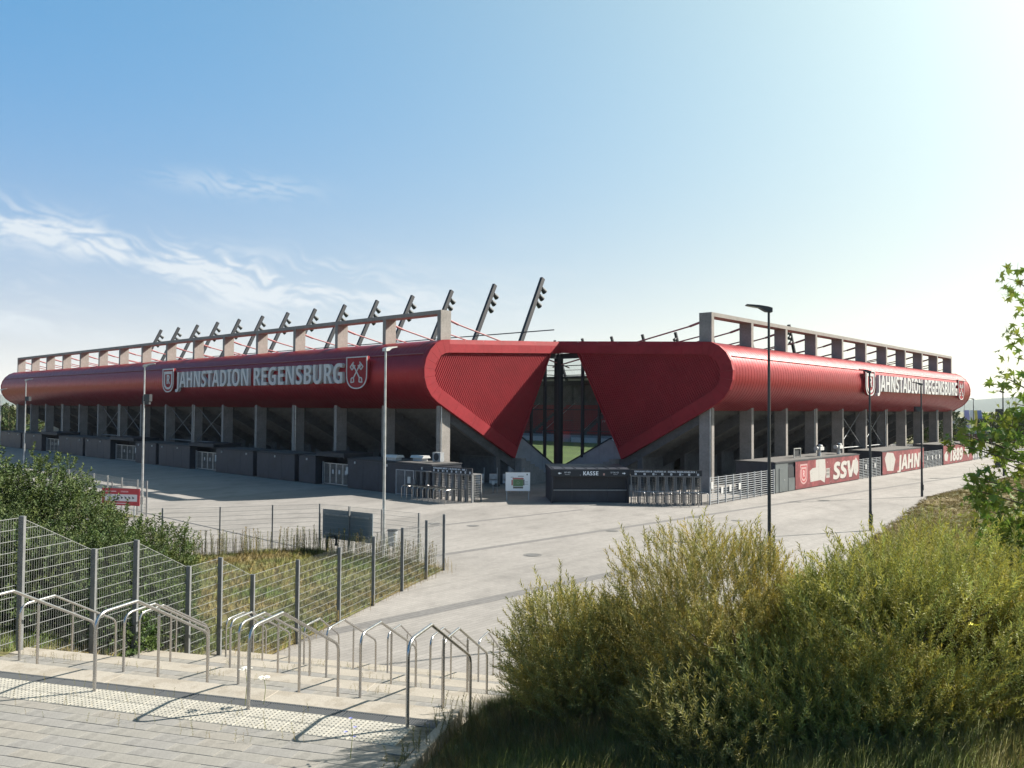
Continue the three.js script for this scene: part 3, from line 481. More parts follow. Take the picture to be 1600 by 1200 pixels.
for (const [W, c1, c2, dir] of [[LEFT, 59.5, 23.85, -1], [RIGHT, 44.8, 80.9, 1]]) {
  const at = (c) => (u, v, w) => W(c + dir * u, 8.3 + v, w);
  const plate = (s, q0, q1, c, mat, name, par, holes) => sm().prism(s, q0, q1, at(c), holes).build(name, mat, par);
  const a = plate(shield(2.8, 2.7), -2.05, -2.28, c1, M.redSheet, 'club_crest', stadium); a.userData.label = 'shield crest with letters J and R';
  plate(shield(2.8, 2.7), -2.285, -2.33, c1, M.letter, 'crest_rim', a, [off(shield(2.8, 2.7), 0, 0.13, 0.9)]);
  plate(off(shield(2.8, 2.7), 0, 0.33, 0.76), -2.285, -2.32, c1, M.letter, 'crest_band', a, [off(shield(2.8, 2.7), 0.02, 0.56, 0.56)]);
  const r = new TextGeometry('R', { font, size: 1.05, depth: 0.05, curveSegments: 5 }); r.translate(-0.42, 0.95, 0); (W === LEFT ? toLeft : toRight)(r); r.translate(...(W === LEFT ? [-2.285, 8.3, -c1] : [c1, 8.3, 2.285])); mesh('crest_letter', r, M.letter, a);
  const b = plate(shield(2.9, 2.75), -2.05, -2.28, c2, M.redSheet, 'city_crest', stadium); b.userData.label = 'shield crest with two crossed keys';
  plate(shield(2.9, 2.75), -2.285, -2.33, c2, M.letter, 'crest_rim', b, [off(shield(2.9, 2.75), 0, 0.1, 0.93)]);
  for (const sx of [-1, 1]) {                                          // a key: shaft, notched bit above, square bow below
    const K = (x, y) => [sx * x, y], L = (pts) => plate(pts, -2.285, -2.33, c2, M.letter, 'key', b), st = (x0, y0, x1, y1, w) => { const l = Math.hypot(x1 - x0, y1 - y0), nx = -(y1 - y0) / l * w / 2, ny = (x1 - x0) / l * w / 2; return [K(x0 + nx, y0 + ny), K(x1 + nx, y1 + ny), K(x1 - nx, y1 - ny), K(x0 - nx, y0 - ny)]; };
    const m = sm(), P = (pts) => m.prism(pts, -2.285, sx > 0 ? -2.33 : -2.337, at(c2));
    P(st(-0.42, 0.95, 0.58, 2.2, 0.11)); P(st(0.2, 2.0, 0.62, 1.62, 0.1)); P(st(0.42, 2.28, 0.86, 1.9, 0.1)); P(st(0.62, 1.62, 0.9, 1.92, 0.1)); P(st(0.44, 1.8, 0.6, 2.0, 0.08));
    P(st(-0.72, 0.92, -0.42, 0.98, 0.1)); P(st(-0.78, 0.55, -0.72, 0.92, 0.1)); P(st(-0.42, 0.98, -0.36, 0.6, 0.1)); P(st(-0.78, 0.55, -0.36, 0.6, 0.1));
    m.build('key', M.letter, b);
  }
}
const ORD = ['leftmost', 'second from the left', 'third from the left', 'fourth from the left', 'fifth from the left', 'sixth from the left', 'seventh from the left', 'eighth from the left', 'ninth from the left'];
// ------------------------------------------------------------ flat prints
function print(w, h, pxPerM, draw) {
  const c = document.createElement('canvas'); c.width = Math.round(w * pxPerM); c.height = Math.round(h * pxPerM); const x = c.getContext('2d'); draw(x, c.width, c.height);
  const t = new THREE.CanvasTexture(c); t.colorSpace = THREE.SRGBColorSpace; t.magFilter = THREE.LinearFilter; t.anisotropy = 8; return t;
}
function panelMesh(name, w, h, t, parent, x, y, z, ry = 0, rough = 0.6) { const o = mesh(name, new THREE.PlaneGeometry(w, h), std({ map: t, roughness: rough }), parent); o.position.set(x, y, z); o.rotation.y = ry; return o; }
const mottle = (x, W, H, seed, cols, n, s0, s1, al) => { const r = rng(seed); for (let i = 0; i < n; i++) { x.globalAlpha = al * r(); x.fillStyle = cols[Math.floor(r() * cols.length)]; const s = mix(s0, s1, r()), px = r() * W, py = r() * H; x.beginPath(); x.ellipse(px, py, s, s * (0.3 + r()), r() * 3, 0, 7); x.fill(); } x.globalAlpha = 1; };

// ------------------------------------------------------------ kiosks under the facade
// along t0..t1, front at q = f (outside), back at q = -0.15
function kiosk(W, t0, t1, f, h, label, group, opt = {}) {
  const side = W === LEFT, base = W((t0 + t1) / 2, 0, f / 2), g = sthing('kiosk', label, 'kiosk', base[0], base[2], group), mb = () => new MB(base[0], 0, base[2]);
  mb().box(...boxOf(W(t0, 0, f + 0.06), W(t1, h - 0.1, -0.15))).build('body', opt.body || M.kiosk, g);
  mb().box(...boxOf(W(t0 - 0.05, h - 0.096, f - 0.06), W(t1 + 0.05, h, -0.1))).build('roof', M.kioskDark, g);
  mb().box(...boxOf(W(t0 + 0.15, h + 0.001, f + 0.15), W(t1 - 0.15, h + 0.03, -0.3))).build('roof_covering', M.roofFelt, g);
  if (!opt.noPanels) { const n = Math.max(1, Math.round((t1 - t0) / 2.1)); for (let i = 0; i < n; i++) { const p0 = mix(t0, t1, i / n) + 0.012, p1 = mix(t0, t1, (i + 1) / n) - 0.012; mb().box(...boxOf(W(p0, 0.06, f), W(p1, h - 0.13, f + 0.055))).build('wall_panel', M.kiosk, g);
    if ((i + (opt.lampPhase || 0)) % 2 === 0) mb().box(...boxOf(W((p0 + p1) / 2 - 0.06, h - 0.42, f - 0.09), W((p0 + p1) / 2 + 0.06, h - 0.24, f - 0.002))).build('wall_light', M.white, g); } }
  return { g, mb, base };
}
const kg = 'dark kiosks along the shaded side';
const k0 = kiosk(LEFT, 13.2, 23.7, -3.2, 2.5, 'dark kiosk nearest the corner beside the left turnstiles', kg);
[[28.4, 31], [31.7, 38.2], [38.9, 46.2], [52, 59.5], [60.3, 65.8], [73.3, 81.6], [82.4, 91.3], [98.4, 107], [107.8, 119]].forEach(([a, b], i) => kiosk(LEFT, a, b, -3.2, 2.46, ['narrow dark kiosk just left of the nearest barred gate', 'dark kiosk third from the corner, under the word Regensburg', 'dark kiosk fourth from the corner, right of the second barred gate', 'dark kiosk left of the second barred gate, under the shield crest', 'dark kiosk beside the third barred gate, right of the tall lamp', 'dark kiosk left of the third barred gate', 'dark kiosk right of the farthest barred gate', 'dark kiosk left of the farthest barred gate', 'farthest dark kiosk at the left end of the stadium'][i], kg, { lampPhase: i }));
// things on the nearest roof
{
  const on = (a, b, name, label, cat, fn) => { const [x, d] = plan(a, b), g = thing(name, label, cat, [x, 2.5, d], TURN, undefined); fn(g); };
  for (const [a, b, l] of [[-2.4, 18.6, 'white roof vent hood on the near dark kiosk, beside the lamp post'], [-1.3, 16.7, 'white roof vent hood behind the first one on the near kiosk']]) on(a, b, 'roof_vent', l, 'vent', (g) => { new MB().box(-0.3, 0.3, 0, 0.26, -0.55, 0.55).build('base', M.white, g); new MB().prism([[-0.45, 0.26], [0.45, 0.26], [0.3, 0.46], [-0.3, 0.46]], -0.75, 0.75, (u, v, w) => [u, v, w]).build('hood', M.white, g); });
  on(-1.2, 14.7, 'air_conditioner', 'grey air conditioning unit on the near dark kiosk roof', 'air conditioner', (g) => { new MB().box(-0.2, 0.2, 0.08, 0.78, -0.45, 0.45).build('case', M.galvDull, g); new MB().tube([[-0.21, 0.43, 0], [-0.235, 0.43, 0]], 0.29, 16).build('fan_grille', M.kioskDark, g); new MB().box(-0.15, 0.15, 0, 0.08, -0.4, -0.3).box(-0.15, 0.15, 0, 0.08, 0.3, 0.4).build('feet', M.galv, g); });
}
// barred gates with dark canopies
function barGate(t0, t1, label) {
  const b0 = (t0 + t1) / 2, g = sthing('entrance_gate', label, 'gate', -2.6, b0, 'barred gates between the dark kiosks'), mb = () => new MB(-2.6, 0, b0);
  mb().box(-3.35, -0.3, 2.5, 2.86, t0 + 0.03, t1 - 0.03).build('canopy', M.kioskDark, g);
  mb().box(-1.0, -0.9, 0.02, 2.5, t0 + 0.05, t1 - 0.05).build('rear_screen', M.kioskDark, g);
  const n = 4, w = (t1 - t0 - 0.5) / n, s = t0 + 0.25;
  for (let i = 0; i < n; i++) {
    const a = s + i * w + 0.03, b = s + (i + 1) * w - 0.03, m = mb(); m.box(-2.64, -2.58, 0.08, 1.9, a, a + 0.06).box(-2.64, -2.58, 0.08, 1.9, b - 0.06, b).box(-2.64, -2.58, 1.84, 1.9, a + 0.06, b - 0.06).box(-2.64, -2.58, 0.08, 0.14, a + 0.06, b - 0.06);
    for (let k = 1; k < 9; k++) { const c = mix(a, b, k / 9); m.box(-2.62, -2.6, 0.14, 1.84, c - 0.01, c + 0.01); }
    const lf = m.build('gate_leaf', M.galv, g); if (i !== 3) mb().box(-2.66, -2.645, 1.0, 1.35, (a + b) / 2 - 0.12, (a + b) / 2 + 0.12).build('lock_plate', M.white, lf);
  }
  mb().box(-2.66, -2.56, 0, 2.0, t0 + 0.06, t0 + 0.16).box(-2.66, -2.56, 0, 2.0, t1 - 0.16, t1 - 0.06).build('gate_post', M.galvDull, g);
  mb().box(-3.22, -3.2, 1.15, 1.75, t0 - 0.35, t0 - 0.1).build('notice', M.white, g);
}
barGate(24, 28.2, 'steel barred gate nearest the corner, right of the narrow kiosk'); barGate(46.5, 51.8, 'steel barred gate second from the corner, under the letters'); barGate(66, 73.1, 'steel barred gate third from the corner'); barGate(91.6, 98.2, 'farthest steel barred gate, near the left end of the stadium');

// sunlit side: three kiosks with painted banners
const paper = (x, pts) => { x.fillStyle = '#a8a5a0'; x.beginPath(); pts.forEach(([a, b], i) => (i ? x.lineTo(a, b) : x.moveTo(a, b))); x.closePath(); x.fill(); };
const wallRed = (x, W, H, s) => { x.fillStyle = '#6a2228'; x.fillRect(0, 0, W, H); mottle(x, W, H, s, ['#5b1f26', '#97464a', '#6d2229', '#8e3a3c'], 260, 8, 60, 0.5); mottle(x, W, H, s + 9, ['#b9868a', '#4a181e'], 160, 2, 9, 0.35); };
const seams = (x, W, H, n) => { for (let i = 1; i < n; i++) { x.fillStyle = 'rgba(20,8,10,0.7)'; x.fillRect(W * i / n, 0, 2, H); x.fillStyle = 'rgba(190,150,150,0.35)'; x.fillRect(W * i / n + 2, 0, 1, H); } mottle(x, W, H, n * 7, ['#2c1517', '#8b7f7c', '#c2bab6'], 240, 1, 7, 0.5); };
const brush = (x, txt, X, Y, size, W, fill = '#b0aca6') => { x.save(); x.translate(X, Y); x.transform(1, 0, -0.16, 1, 0, 0); x.font = `bold ${size}px sans-serif`; const k = W / x.measureText(txt).width; x.scale(k, 1.1); x.lineWidth = size * 0.1; x.lineJoin = 'round'; x.strokeStyle = '#4a1a20'; x.strokeText(txt, size * 0.04, size * 0.03); x.strokeStyle = fill; x.lineWidth = size * 0.05; x.strokeText(txt, 0, 0); x.fillStyle = fill; x.fillText(txt, 0, 0); x.restore(); };
const crestPrint = (x, X, Y, w, h) => { const S = (s) => { x.beginPath(); x.moveTo(X - w / 2 * s, Y - h / 2 * s); x.lineTo(X + w / 2 * s, Y - h / 2 * s); x.lineTo(X + w / 2 * s, Y + h * 0.12 * s); x.quadraticCurveTo(X + w / 2 * s, Y + h * 0.45 * s, X, Y + h / 2 * s); x.quadraticCurveTo(X - w / 2 * s, Y + h * 0.45 * s, X - w / 2 * s, Y + h * 0.12 * s); x.closePath(); }; x.fillStyle = '#b08c8a'; S(1); x.fill(); x.fillStyle = '#9b3238'; S(0.84); x.fill(); x.fillStyle = '#b08c8a'; S(0.7); x.fill(); x.fillStyle = '#9b3238'; S(0.5); x.fill(); x.fillStyle = '#bba3a1'; x.font = `bold ${h * 0.46}px sans-serif`; x.textAlign = 'center'; x.fillText('R', X, Y + h * 0.14); x.textAlign = 'left'; };
const FB = -3.6, KH = 2.5;
function bannerKiosk(a0, a1, b0, b1, label, draw, extra) {
  const k = kiosk(RIGHT, a0, a1, FB, KH, label, 'kiosks with painted banners', { noPanels: true, body: M.kiosk }), w = b1 - b0;
  k.mb().box(b0, b1, 0.06, KH - 0.02, FB - 0.045, FB + 0.055).build('banner_board', M.kioskDark, k.g);
  panelMesh('painted_banner', w - 0.04, 2.4, print(w, 2.4, 90, (x, W, H) => { draw(x, W, H); seams(x, W, H, Math.round(w / 2.4)); }), k.g, (b0 + b1) / 2 - k.base[0], 1.27, -(FB - 0.05 - k.base[2]));
  if (extra) extra(k);
}
bannerKiosk(18.8, 37.6, 22.6, 37.55, 'kiosk with red banner reading SSV and a shield, behind the tall lamp', (x, W, H) => {
  wallRed(x, W, H, 3); crestPrint(x, W * 0.115, H * 0.5, W * 0.1, H * 0.72);
  paper(x, [[W * 0.2, H * 0.42], [W * 0.24, H * 0.33], [W * 0.29, H * 0.32], [W * 0.29, H * 0.05], [W * 0.33, H * 0.02], [W * 0.43, H * 0.05], [W * 0.44, H * 0.55], [W * 0.42, H * 0.92], [W * 0.36, H * 0.8], [W * 0.21, H * 0.82]]);
  mottle(x, W, H, 55, ['#bdb9b2'], 0, 2, 3, 1); x.fillStyle = '#8d8a86'; for (let i = 0; i < 26; i++) { const r = rng(i + 3); x.globalAlpha = 0.5; x.fillRect(W * (0.23 + 0.06 * r()), H * (0.45 + 0.3 * r()), 14 * r(), 6 * r()); } x.globalAlpha = 1;
  x.fillStyle = '#9b9893'; x.fillRect(W * 0.445, H * 0.4, W * 0.055, H * 0.36); x.fillStyle = '#55524f'; for (let i = 0; i < 6; i++) x.fillRect(W * (0.45 + (i % 3) * 0.016), H * (0.44 + Math.floor(i / 3) * 0.14), W * 0.01, H * 0.09);
  brush(x, 'SSV', W * 0.55, H * 0.84, H * 0.78, W * 0.36); paper(x, [[W * 0.9, H * 0.35], [W * 0.94, H * 0.1], [W * 0.985, H * 0.3], [W * 0.985, H * 0.66], [W * 0.95, H * 0.85], [W * 0.9, H * 0.7]]);
}, (k) => {
  k.mb().box(18.85, 21.2, 0.05, KH - 0.12, FB - 0.02, FB + 0.055).build('door_wall', M.kioskDoor, k.g);
  const d = k.mb().box(19.5, 20.5, 0.08, 1.98, FB - 0.06, FB - 0.024).build('door', M.kioskDoor, k.g); k.mb().tube([[20.38, 1.02, FB - 0.07], [20.38, 1.02, FB - 0.12], [20.25, 1.02, FB - 0.12]], 0.014, 6).build('handle', M.galv, d);
  k.mb().box(21.35, 22.5, 1.15, 2.0, FB + 0.02, FB + 0.05).build('counter_shutter', M.kioskDark, k.g); k.mb().box(21.3, 22.55, 0.05, 1.1, FB - 0.02, FB + 0.055).build('counter_front', M.kioskDoor, k.g);
});
bannerKiosk(44.2, 58.6, 44.25, 58.55, 'kiosk with red banner reading JAHN, between two barred fences', (x, W, H) => { wallRed(x, W, H, 21); paper(x, [[W * 0.05, H * 0.3], [W * 0.1, H * 0.05], [W * 0.24, H * 0.1], [W * 0.29, H * 0.4], [W * 0.24, H * 0.9], [W * 0.1, H * 0.86]]); brush(x, 'JAHN', W * 0.36, H * 0.88, H * 0.8, W * 0.53); paper(x, [[W * 0.9, H * 0.2], [W * 0.97, H * 0.1], [W * 0.98, H * 0.7], [W * 0.92, H * 0.75]]); });
bannerKiosk(66.6, 81, 66.65, 80.95, 'kiosk with faded red banner reading 1889, farthest of the painted ones', (x, W, H) => { wallRed(x, W, H, 31); paper(x, [[W * 0.03, H * 0.5], [W * 0.1, H * 0.3], [W * 0.15, H * 0.55], [W * 0.12, H * 0.85], [W * 0.04, H * 0.8]]); brush(x, '1889', W * 0.17, H * 0.86, H * 0.8, W * 0.46); paper(x, [[W * 0.7, H * 0.35], [W * 0.76, H * 0.1], [W * 0.95, H * 0.2], [W * 0.96, H * 0.55], [W * 0.86, H * 0.62], [W * 0.84, H * 0.85], [W * 0.78, H * 0.6]]); x.fillStyle = '#6d6a66'; x.fillRect(W * 0.75, H * 0.42, W * 0.12, H * 0.05); });
// vents and frame on the first banner kiosk
for (const [a, l] of [[30.3, 'white double roof vent on the banner kiosk, nearer the tall lamp'], [35.0, 'white double roof vent on the banner kiosk, farther from the tall lamp']]) {
  const [x, d] = plan(a, -2.6), g = thing('roof_vent', l, 'vent', [x, KH + 0.03, d], TURN);
  new MB().tube([[0, 0, 0], [0, 0.55, 0]], 0.17, 12).build('pipe', M.white, g); new MB().box(-0.42, 0.42, 0.55, 0.86, -0.3, 0.3).build('head', M.white, g); new MB().tube([[-0.42, 0.72, 0], [-0.78, 0.72, 0]], 0.15, 12, 0.2).tube([[0.3, 0.8, 0], [0.55, 0.95, 0]], 0.12, 10).build('nozzle', M.white, g); new MB().tube([[0, 0.86, 0], [0.1, 1.0, 0]], 0.26, 12, 0.2).build('cap', M.galv, g);
}
{ const [x, d] = plan(26.4, -2.2), g = thing('roof_frame', 'low grey steel frame standing on the banner kiosk roof', 'frame', [x, KH + 0.03, d], TURN); new MB().box(-0.72, -0.64, 0, 0.85, -0.04, 0.04).box(0.64, 0.72, 0, 0.85, -0.04, 0.04).build('leg', M.galv, g); new MB().box(-0.64, 0.64, 0.77, 0.85, -0.04, 0.04).build('crossbar', M.galv, g); new MB().box(-0.6, 0.6, 0.1, 0.7, 0.05, 0.09).build('sheet', M.kioskDark, g); }
// fences of horizontal bars
function barFence(name, label, p0, p1, h, nb, posts, signs) {
  const [x0, d0] = p0, [x1, d1] = p1, L = Math.hypot(x1 - x0, d1 - d0), g = thing(name, label, 'fence', [(x0 + x1) / 2, 0, (d0 + d1) / 2], Math.atan2(d1 - d0, x1 - x0), 'fences of horizontal steel bars');
  for (let i = 0; i <= posts; i++) { const x = -L / 2 + L * i / posts; new MB().box(x - 0.045, x + 0.045, 0, h + 0.03, -0.045, 0.045).build('post', M.galvDull, g); }
  for (let k = 0; k < nb; k++) { const y = mix(0.12, h - 0.04, k / (nb - 1)); new MB().box(-L / 2, L / 2, y - 0.022, y + 0.022, -0.018, 0.018).build('bar', M.galvDull, g); }
  signs.forEach(([f, y]) => { const x = -L / 2 + L * f; new MB().box(x - 0.16, x + 0.16, y, y + 0.48, -0.075, -0.05).build('notice', M.white, g); });
}
barFence('bar_fence', 'long fence of horizontal steel bars behind the tall lamp, beside the right turnstiles', plan(8.0, -3.7), plan(18.7, -3.55), 1.95, 12, 9, [[0.02, 1.15], [0.16, 0.7], [0.28, 0.75], [0.42, 0.8]]);
barFence('bar_fence', 'short fence of steel bars between the SSV and JAHN banners', plan(37.8, -3.5), plan(44.0, -3.5), 1.95, 12, 5, [[0.3, 0.9], [0.5, 0.9], [0.72, 0.9]]);
barFence('bar_fence', 'short fence of steel bars between the JAHN and 1889 banners', plan(58.8, -3.5), plan(66.4, -3.5), 1.95, 12, 6, [[0.2, 0.9], [0.45, 0.9], [0.65, 0.9], [0.85, 0.9]]);
barFence('bar_fence', 'fence of upright grey panels beyond the 1889 banner', plan(81.3, -3.5), plan(95, -3.5), 2.15, 14, 10, []);

// ------------------------------------------------------------ ticket booth
const between = (name, label, cat, p0, p1, group) => { const g = thing(name, label, cat, [(p0[0] + p1[0]) / 2, 0, (p0[1] + p1[1]) / 2], Math.atan2(p1[1] - p0[1], p1[0] - p0[0]), group); g.userData.L = undefined; delete g.userData.L; return [g, Math.hypot(p1[0] - p0[0], p1[1] - p0[1])]; };
{
  const [g, L] = between('ticket_booth', 'dark ticket booth with sign reading KASSE under the glazed corner', 'booth', plan(0.88, 4.93), plan(4.89, 1.03)), h = L / 2;
  new MB().box(-h, h, 0, 2.2, 0.35, 4.4).build('body', M.kiosk, g);
  new MB().box(-h, -h + 0.12, 0, 1.9, 0, 0.346).box(h - 0.12, h, 0, 1.9, 0, 0.346).build('side_cheek', M.kiosk, g);
  new MB().box(-h - 0.05, h + 0.05, 1.9, 2.36, -0.05, 0.34).build('sign_board', M.kioskDark, g);
  new MB().prism([[0.345, 2.21], [4.5, 2.21], [4.5, 2.5], [-0.02, 2.42], [-0.02, 2.365], [0.345, 2.365]], -h - 0.05, h + 0.05, (u, v, w) => [w, v, u]).build('roof', M.kiosk, g);
  for (let i = 0; i < 7; i++) new MB().box(-h + 0.1 + i * (2 * h / 7), -h + 0.16 + i * (2 * h / 7), 2.425, 2.455 + 0.03, 0.3, 4.3).build('roof_seam', M.kiosk, g);
  const n = 4; for (let i = 0; i < n; i++) { const a = -h + 0.2 + i * (2 * h - 0.4) / n, b = a + (2 * h - 0.4) / n - 0.06, s = new MB(); for (let k = 0; k < 11; k++) s.box(a, b, 0.95 + k * 0.085, 0.95 + k * 0.085 + 0.075, 0.29, 0.345); s.build('roller_shutter', M.kioskDark, g); new MB().box(a, b, 0.04, 0.88, 0.3, 0.346).build('front_panel', M.kiosk, g); }
  new MB().box(-h + 0.13, h - 0.13, 0.885, 0.93, 0.1, 0.346).build('counter', M.galvDull, g);
  panelMesh('sign_print', L, 0.44, print(L, 0.44, 150, (x, W, H) => {
    x.fillStyle = '#1d242c'; x.fillRect(0, 0, W, H); x.fillStyle = '#eef2f6'; x.textAlign = 'center'; x.font = `bold ${H * 0.9}px sans-serif`; x.fillText('KASSE', W * 0.5, H * 0.82);
    x.font = `${H * 0.32}px sans-serif`; x.fillText('W1-W5', W * 0.2, H * 0.48); x.fillText('S1-S4, G2', W * 0.81, H * 0.48); x.font = `${H * 0.14}px sans-serif`; x.fillText('Haupttribüne', W * 0.2, H * 0.72); x.fillText('Gästeblock', W * 0.82, H * 0.72);
    const arrow = (X, s) => { x.beginPath(); x.moveTo(X + s * H * 0.3, H * 0.5); x.lineTo(X, H * 0.3); x.lineTo(X, H * 0.43); x.lineTo(X - s * H * 0.28, H * 0.43); x.lineTo(X - s * H * 0.28, H * 0.57); x.lineTo(X, H * 0.57); x.lineTo(X, H * 0.7); x.fill(); }; arrow(W * 0.1, -1); arrow(W * 0.93, 1);
    x.fillStyle = '#b08a80'; x.fillRect(W * 0.66, H * 0.5, H * 0.28, H * 0.34); x.fillStyle = '#8f979e'; x.fillRect(W * 0.36, H * 0.72, H * 0.12, H * 0.14);
  }), g, 0, 2.13, 0.056);
}
// ------------------------------------------------------------ turnstiles and queue rails
function turnstiles(p0, p1, n, side, words) {
  const [x0, d0] = p0, [x1, d1] = p1, L = Math.hypot(x1 - x0, d1 - d0), ry = Math.atan2(d1 - d0, x1 - x0), w = L / n;
  for (let i = 0; i < n; i++) {
    const k = (i + 0.5) / n, g = thing('turnstile', side === 'left' ? `full height steel turnstile in the left row, ${ORD[i]}` : `full height steel turnstile right of the ticket booth, ${ORD[i]}`, 'turnstile', [mix(x0, x1, k), 0, mix(d0, d1, k)], ry, side === 'left' ? 'left row of turnstiles' : 'right row of turnstiles');
    new MB().box(-w / 2 + 0.02, -w / 2 + 0.1, 0, 2.0, -0.1, 0.1).build('post', M.postGalv, g); new MB().box(w / 2 - 0.1, w / 2 - 0.02, 0, 2.0, -0.1, 0.1).build('post', M.postGalv, g);
    new MB().box(-w / 2 + 0.02, w / 2 - 0.02, 1.95, 2.02, -0.14, 0.9).build('head_rail', M.postGalv, g);
    new MB().tube([[0.05, 0, 0.45], [0.05, 1.95, 0.45]], 0.035, 8).build('rotor_column', M.postGalv, g);
    const m = new MB(); for (let r = 0; r < 9; r++) for (let q = 0; q < 3; q++) { const a = q * 2.094 + 0.5, y = 0.3 + r * 0.18; m.tube([[0.05, y, 0.45], [0.05 + Math.cos(a) * w * 0.42, y, 0.45 + Math.sin(a) * w * 0.42]], 0.016, 5); } m.build('rotor_arms', M.postGalv, g);
    const c = new MB(); for (let r = 0; r < 10; r++) c.box(w / 2 - 0.075, w / 2 - 0.045, 0.25 + r * 0.17, 0.28 + r * 0.17, 0.1, 0.9); c.box(w / 2 - 0.1, w / 2 - 0.02, 0, 1.95, 0.9, 1.0); c.build('side_cage', M.postGalv, g);
    if (i % 2 === 0) new MB().box(-w / 2 - 0.06, -w / 2 + 0.14, 0.95, 1.35, -0.22, -0.1).build('card_reader', M.postGalv, g);
  }
  const sg = thing('entrance_sign', side === 'left' ? 'dark sign board with pictograms above the left turnstiles' : 'dark sign board with white text above the right turnstiles', 'sign', [(x0 + x1) / 2, 2.02, (d0 + d1) / 2], ry), s0 = side === 'left' ? -L * 0.2 : -L / 2 + 0.02, s1 = L / 2 - 0.02, sw = s1 - s0;
  new MB().box(s0, s1, 0.005, 0.42, -0.12, 0.0).build('board', M.kioskDark, sg);
  panelMesh('sign_print', sw, 0.4, print(sw, 0.4, 160, (x, W, H) => {
    x.fillStyle = '#171d25'; x.fillRect(0, 0, W, H); x.fillStyle = '#dfe6ee'; x.font = `bold ${H * 0.4}px sans-serif`; const mw = x.measureText(words).width; x.save(); x.translate(W * 0.05, H * 0.42); x.scale(Math.min(1.2, W * 0.88 / mw), 1); x.fillText(words, 0, 0); x.restore();
    const cnt = side === 'left' ? 9 : 8; for (let i = 0; i < cnt; i++) { const X = W * (i + 0.45) / cnt; x.fillStyle = '#c9d0d8'; x.fillRect(X, H * 0.56, H * 0.34, H * 0.36); x.fillStyle = '#171d25'; x.font = `bold ${H * 0.3}px sans-serif`; x.fillText(String(i + 1), X + H * 0.08, H * 0.85); if (i % 3 === 2) { x.fillStyle = '#a9b2bd'; x.fillRect(X + H * 0.55, H * 0.66, H * 0.14, H * 0.18); } }
  }), sg, (s0 + s1) / 2, 0.21, 0.125);
}
turnstiles(plan(-3.55, 14.6), plan(-3.1, 8.9), 9, 'left', 'EINGANG WEST | BLÖCKE W1 - W5 |');
turnstiles(plan(4.63, 0.75), plan(7.67, -3.27), 8, 'right', 'EINGANG SÜD B | BLÖCKE S1 - S3/H02, FAMILIENBLOCK |');
{ // glazed side gate left of the left turnstiles
  const [g, L] = between('side_gate', 'tall steel framed gate between the near dark kiosk and the left turnstiles', 'gate', plan(-3.75, 16.7), plan(-3.58, 14.75)), h = L / 2;
  for (const x of [-h + 0.04, 0, h - 0.04]) new MB().box(x - 0.04, x + 0.04, 0, 2.0, -0.04, 0.04).build('post', M.galvDull, g);
  const m = new MB(); m.box(-h, h, 1.94, 2.0, -0.03, 0.03).box(-h, h, 0.1, 0.16, -0.03, 0.03); for (let k = 1; k < 16; k++) { const x = mix(-h, h, k / 16); m.box(x - 0.01, x + 0.01, 0.16, 1.94, -0.01, 0.01); } m.build('bars', M.galvDull, g);
  new MB().box(h * 0.35, h * 0.35 + 0.3, 1.0, 1.5, -0.08, -0.045).build('notice', M.white, g);
}
const bend = (pts, r, n = 5) => { // round the corners of a polyline
  const out = [pts[0]]; for (let i = 1; i + 1 < pts.length; i++) { const P = V(...pts[i]), A = V(...pts[i - 1]).sub(P), B = V(...pts[i + 1]).sub(P), ra = Math.min(r, A.length() * 0.49, B.length() * 0.49); A.normalize(); B.normalize(); for (let k = 0; k <= n; k++) { const t = k / n, a = P.clone().addScaledVector(A, ra * (1 - t)), b = P.clone().addScaledVector(B, ra * t), q = a.clone().multiplyScalar(1 - t).addScaledVector(b, t); out.push([q.x, q.y, q.z]); } } out.push(pts[pts.length - 1]); return out; };
for (let i = 0; i < 9; i++) { // left queue rails, at right angles to the facade
  const b = mix(14.33, 9.62, i / 8), g = sthing('queue_rail', `steel queue rail before the left turnstiles, ${ORD[i]}`, 'railing', -4.2, b, 'queue rails before the left turnstiles');
  new MB(-4.2, 0, b).tube(bend([[-5.15, 0, b], [-5.15, 0.98, b], [-3.35, 0.98, b], [-3.35, 0, b]], 0.16), 0.03, 8).build('rail', M.stainless, g);
}
for (let i = 0; i < 8; i++) { // right queue rails: narrow hoops
  const k = (i + 0.9) / 8.2, [x, d] = plan(mix(4.63, 7.67, k) - 0.9, mix(0.75, -3.27, k) - 0.75), g = thing('queue_hoop', `steel hoop before the right turnstiles, ${ORD[i]}`, 'railing', [x, 0, d], 0.5, 'hoops before the right turnstiles');
  new MB().tube(bend([[-0.16, 0, 0.55], [-0.16, 0.98, 0.55], [0.16, 0.98, -0.35], [0.16, 0, -0.35]], 0.16), 0.028, 8).build('hoop', M.stainless, g);
}
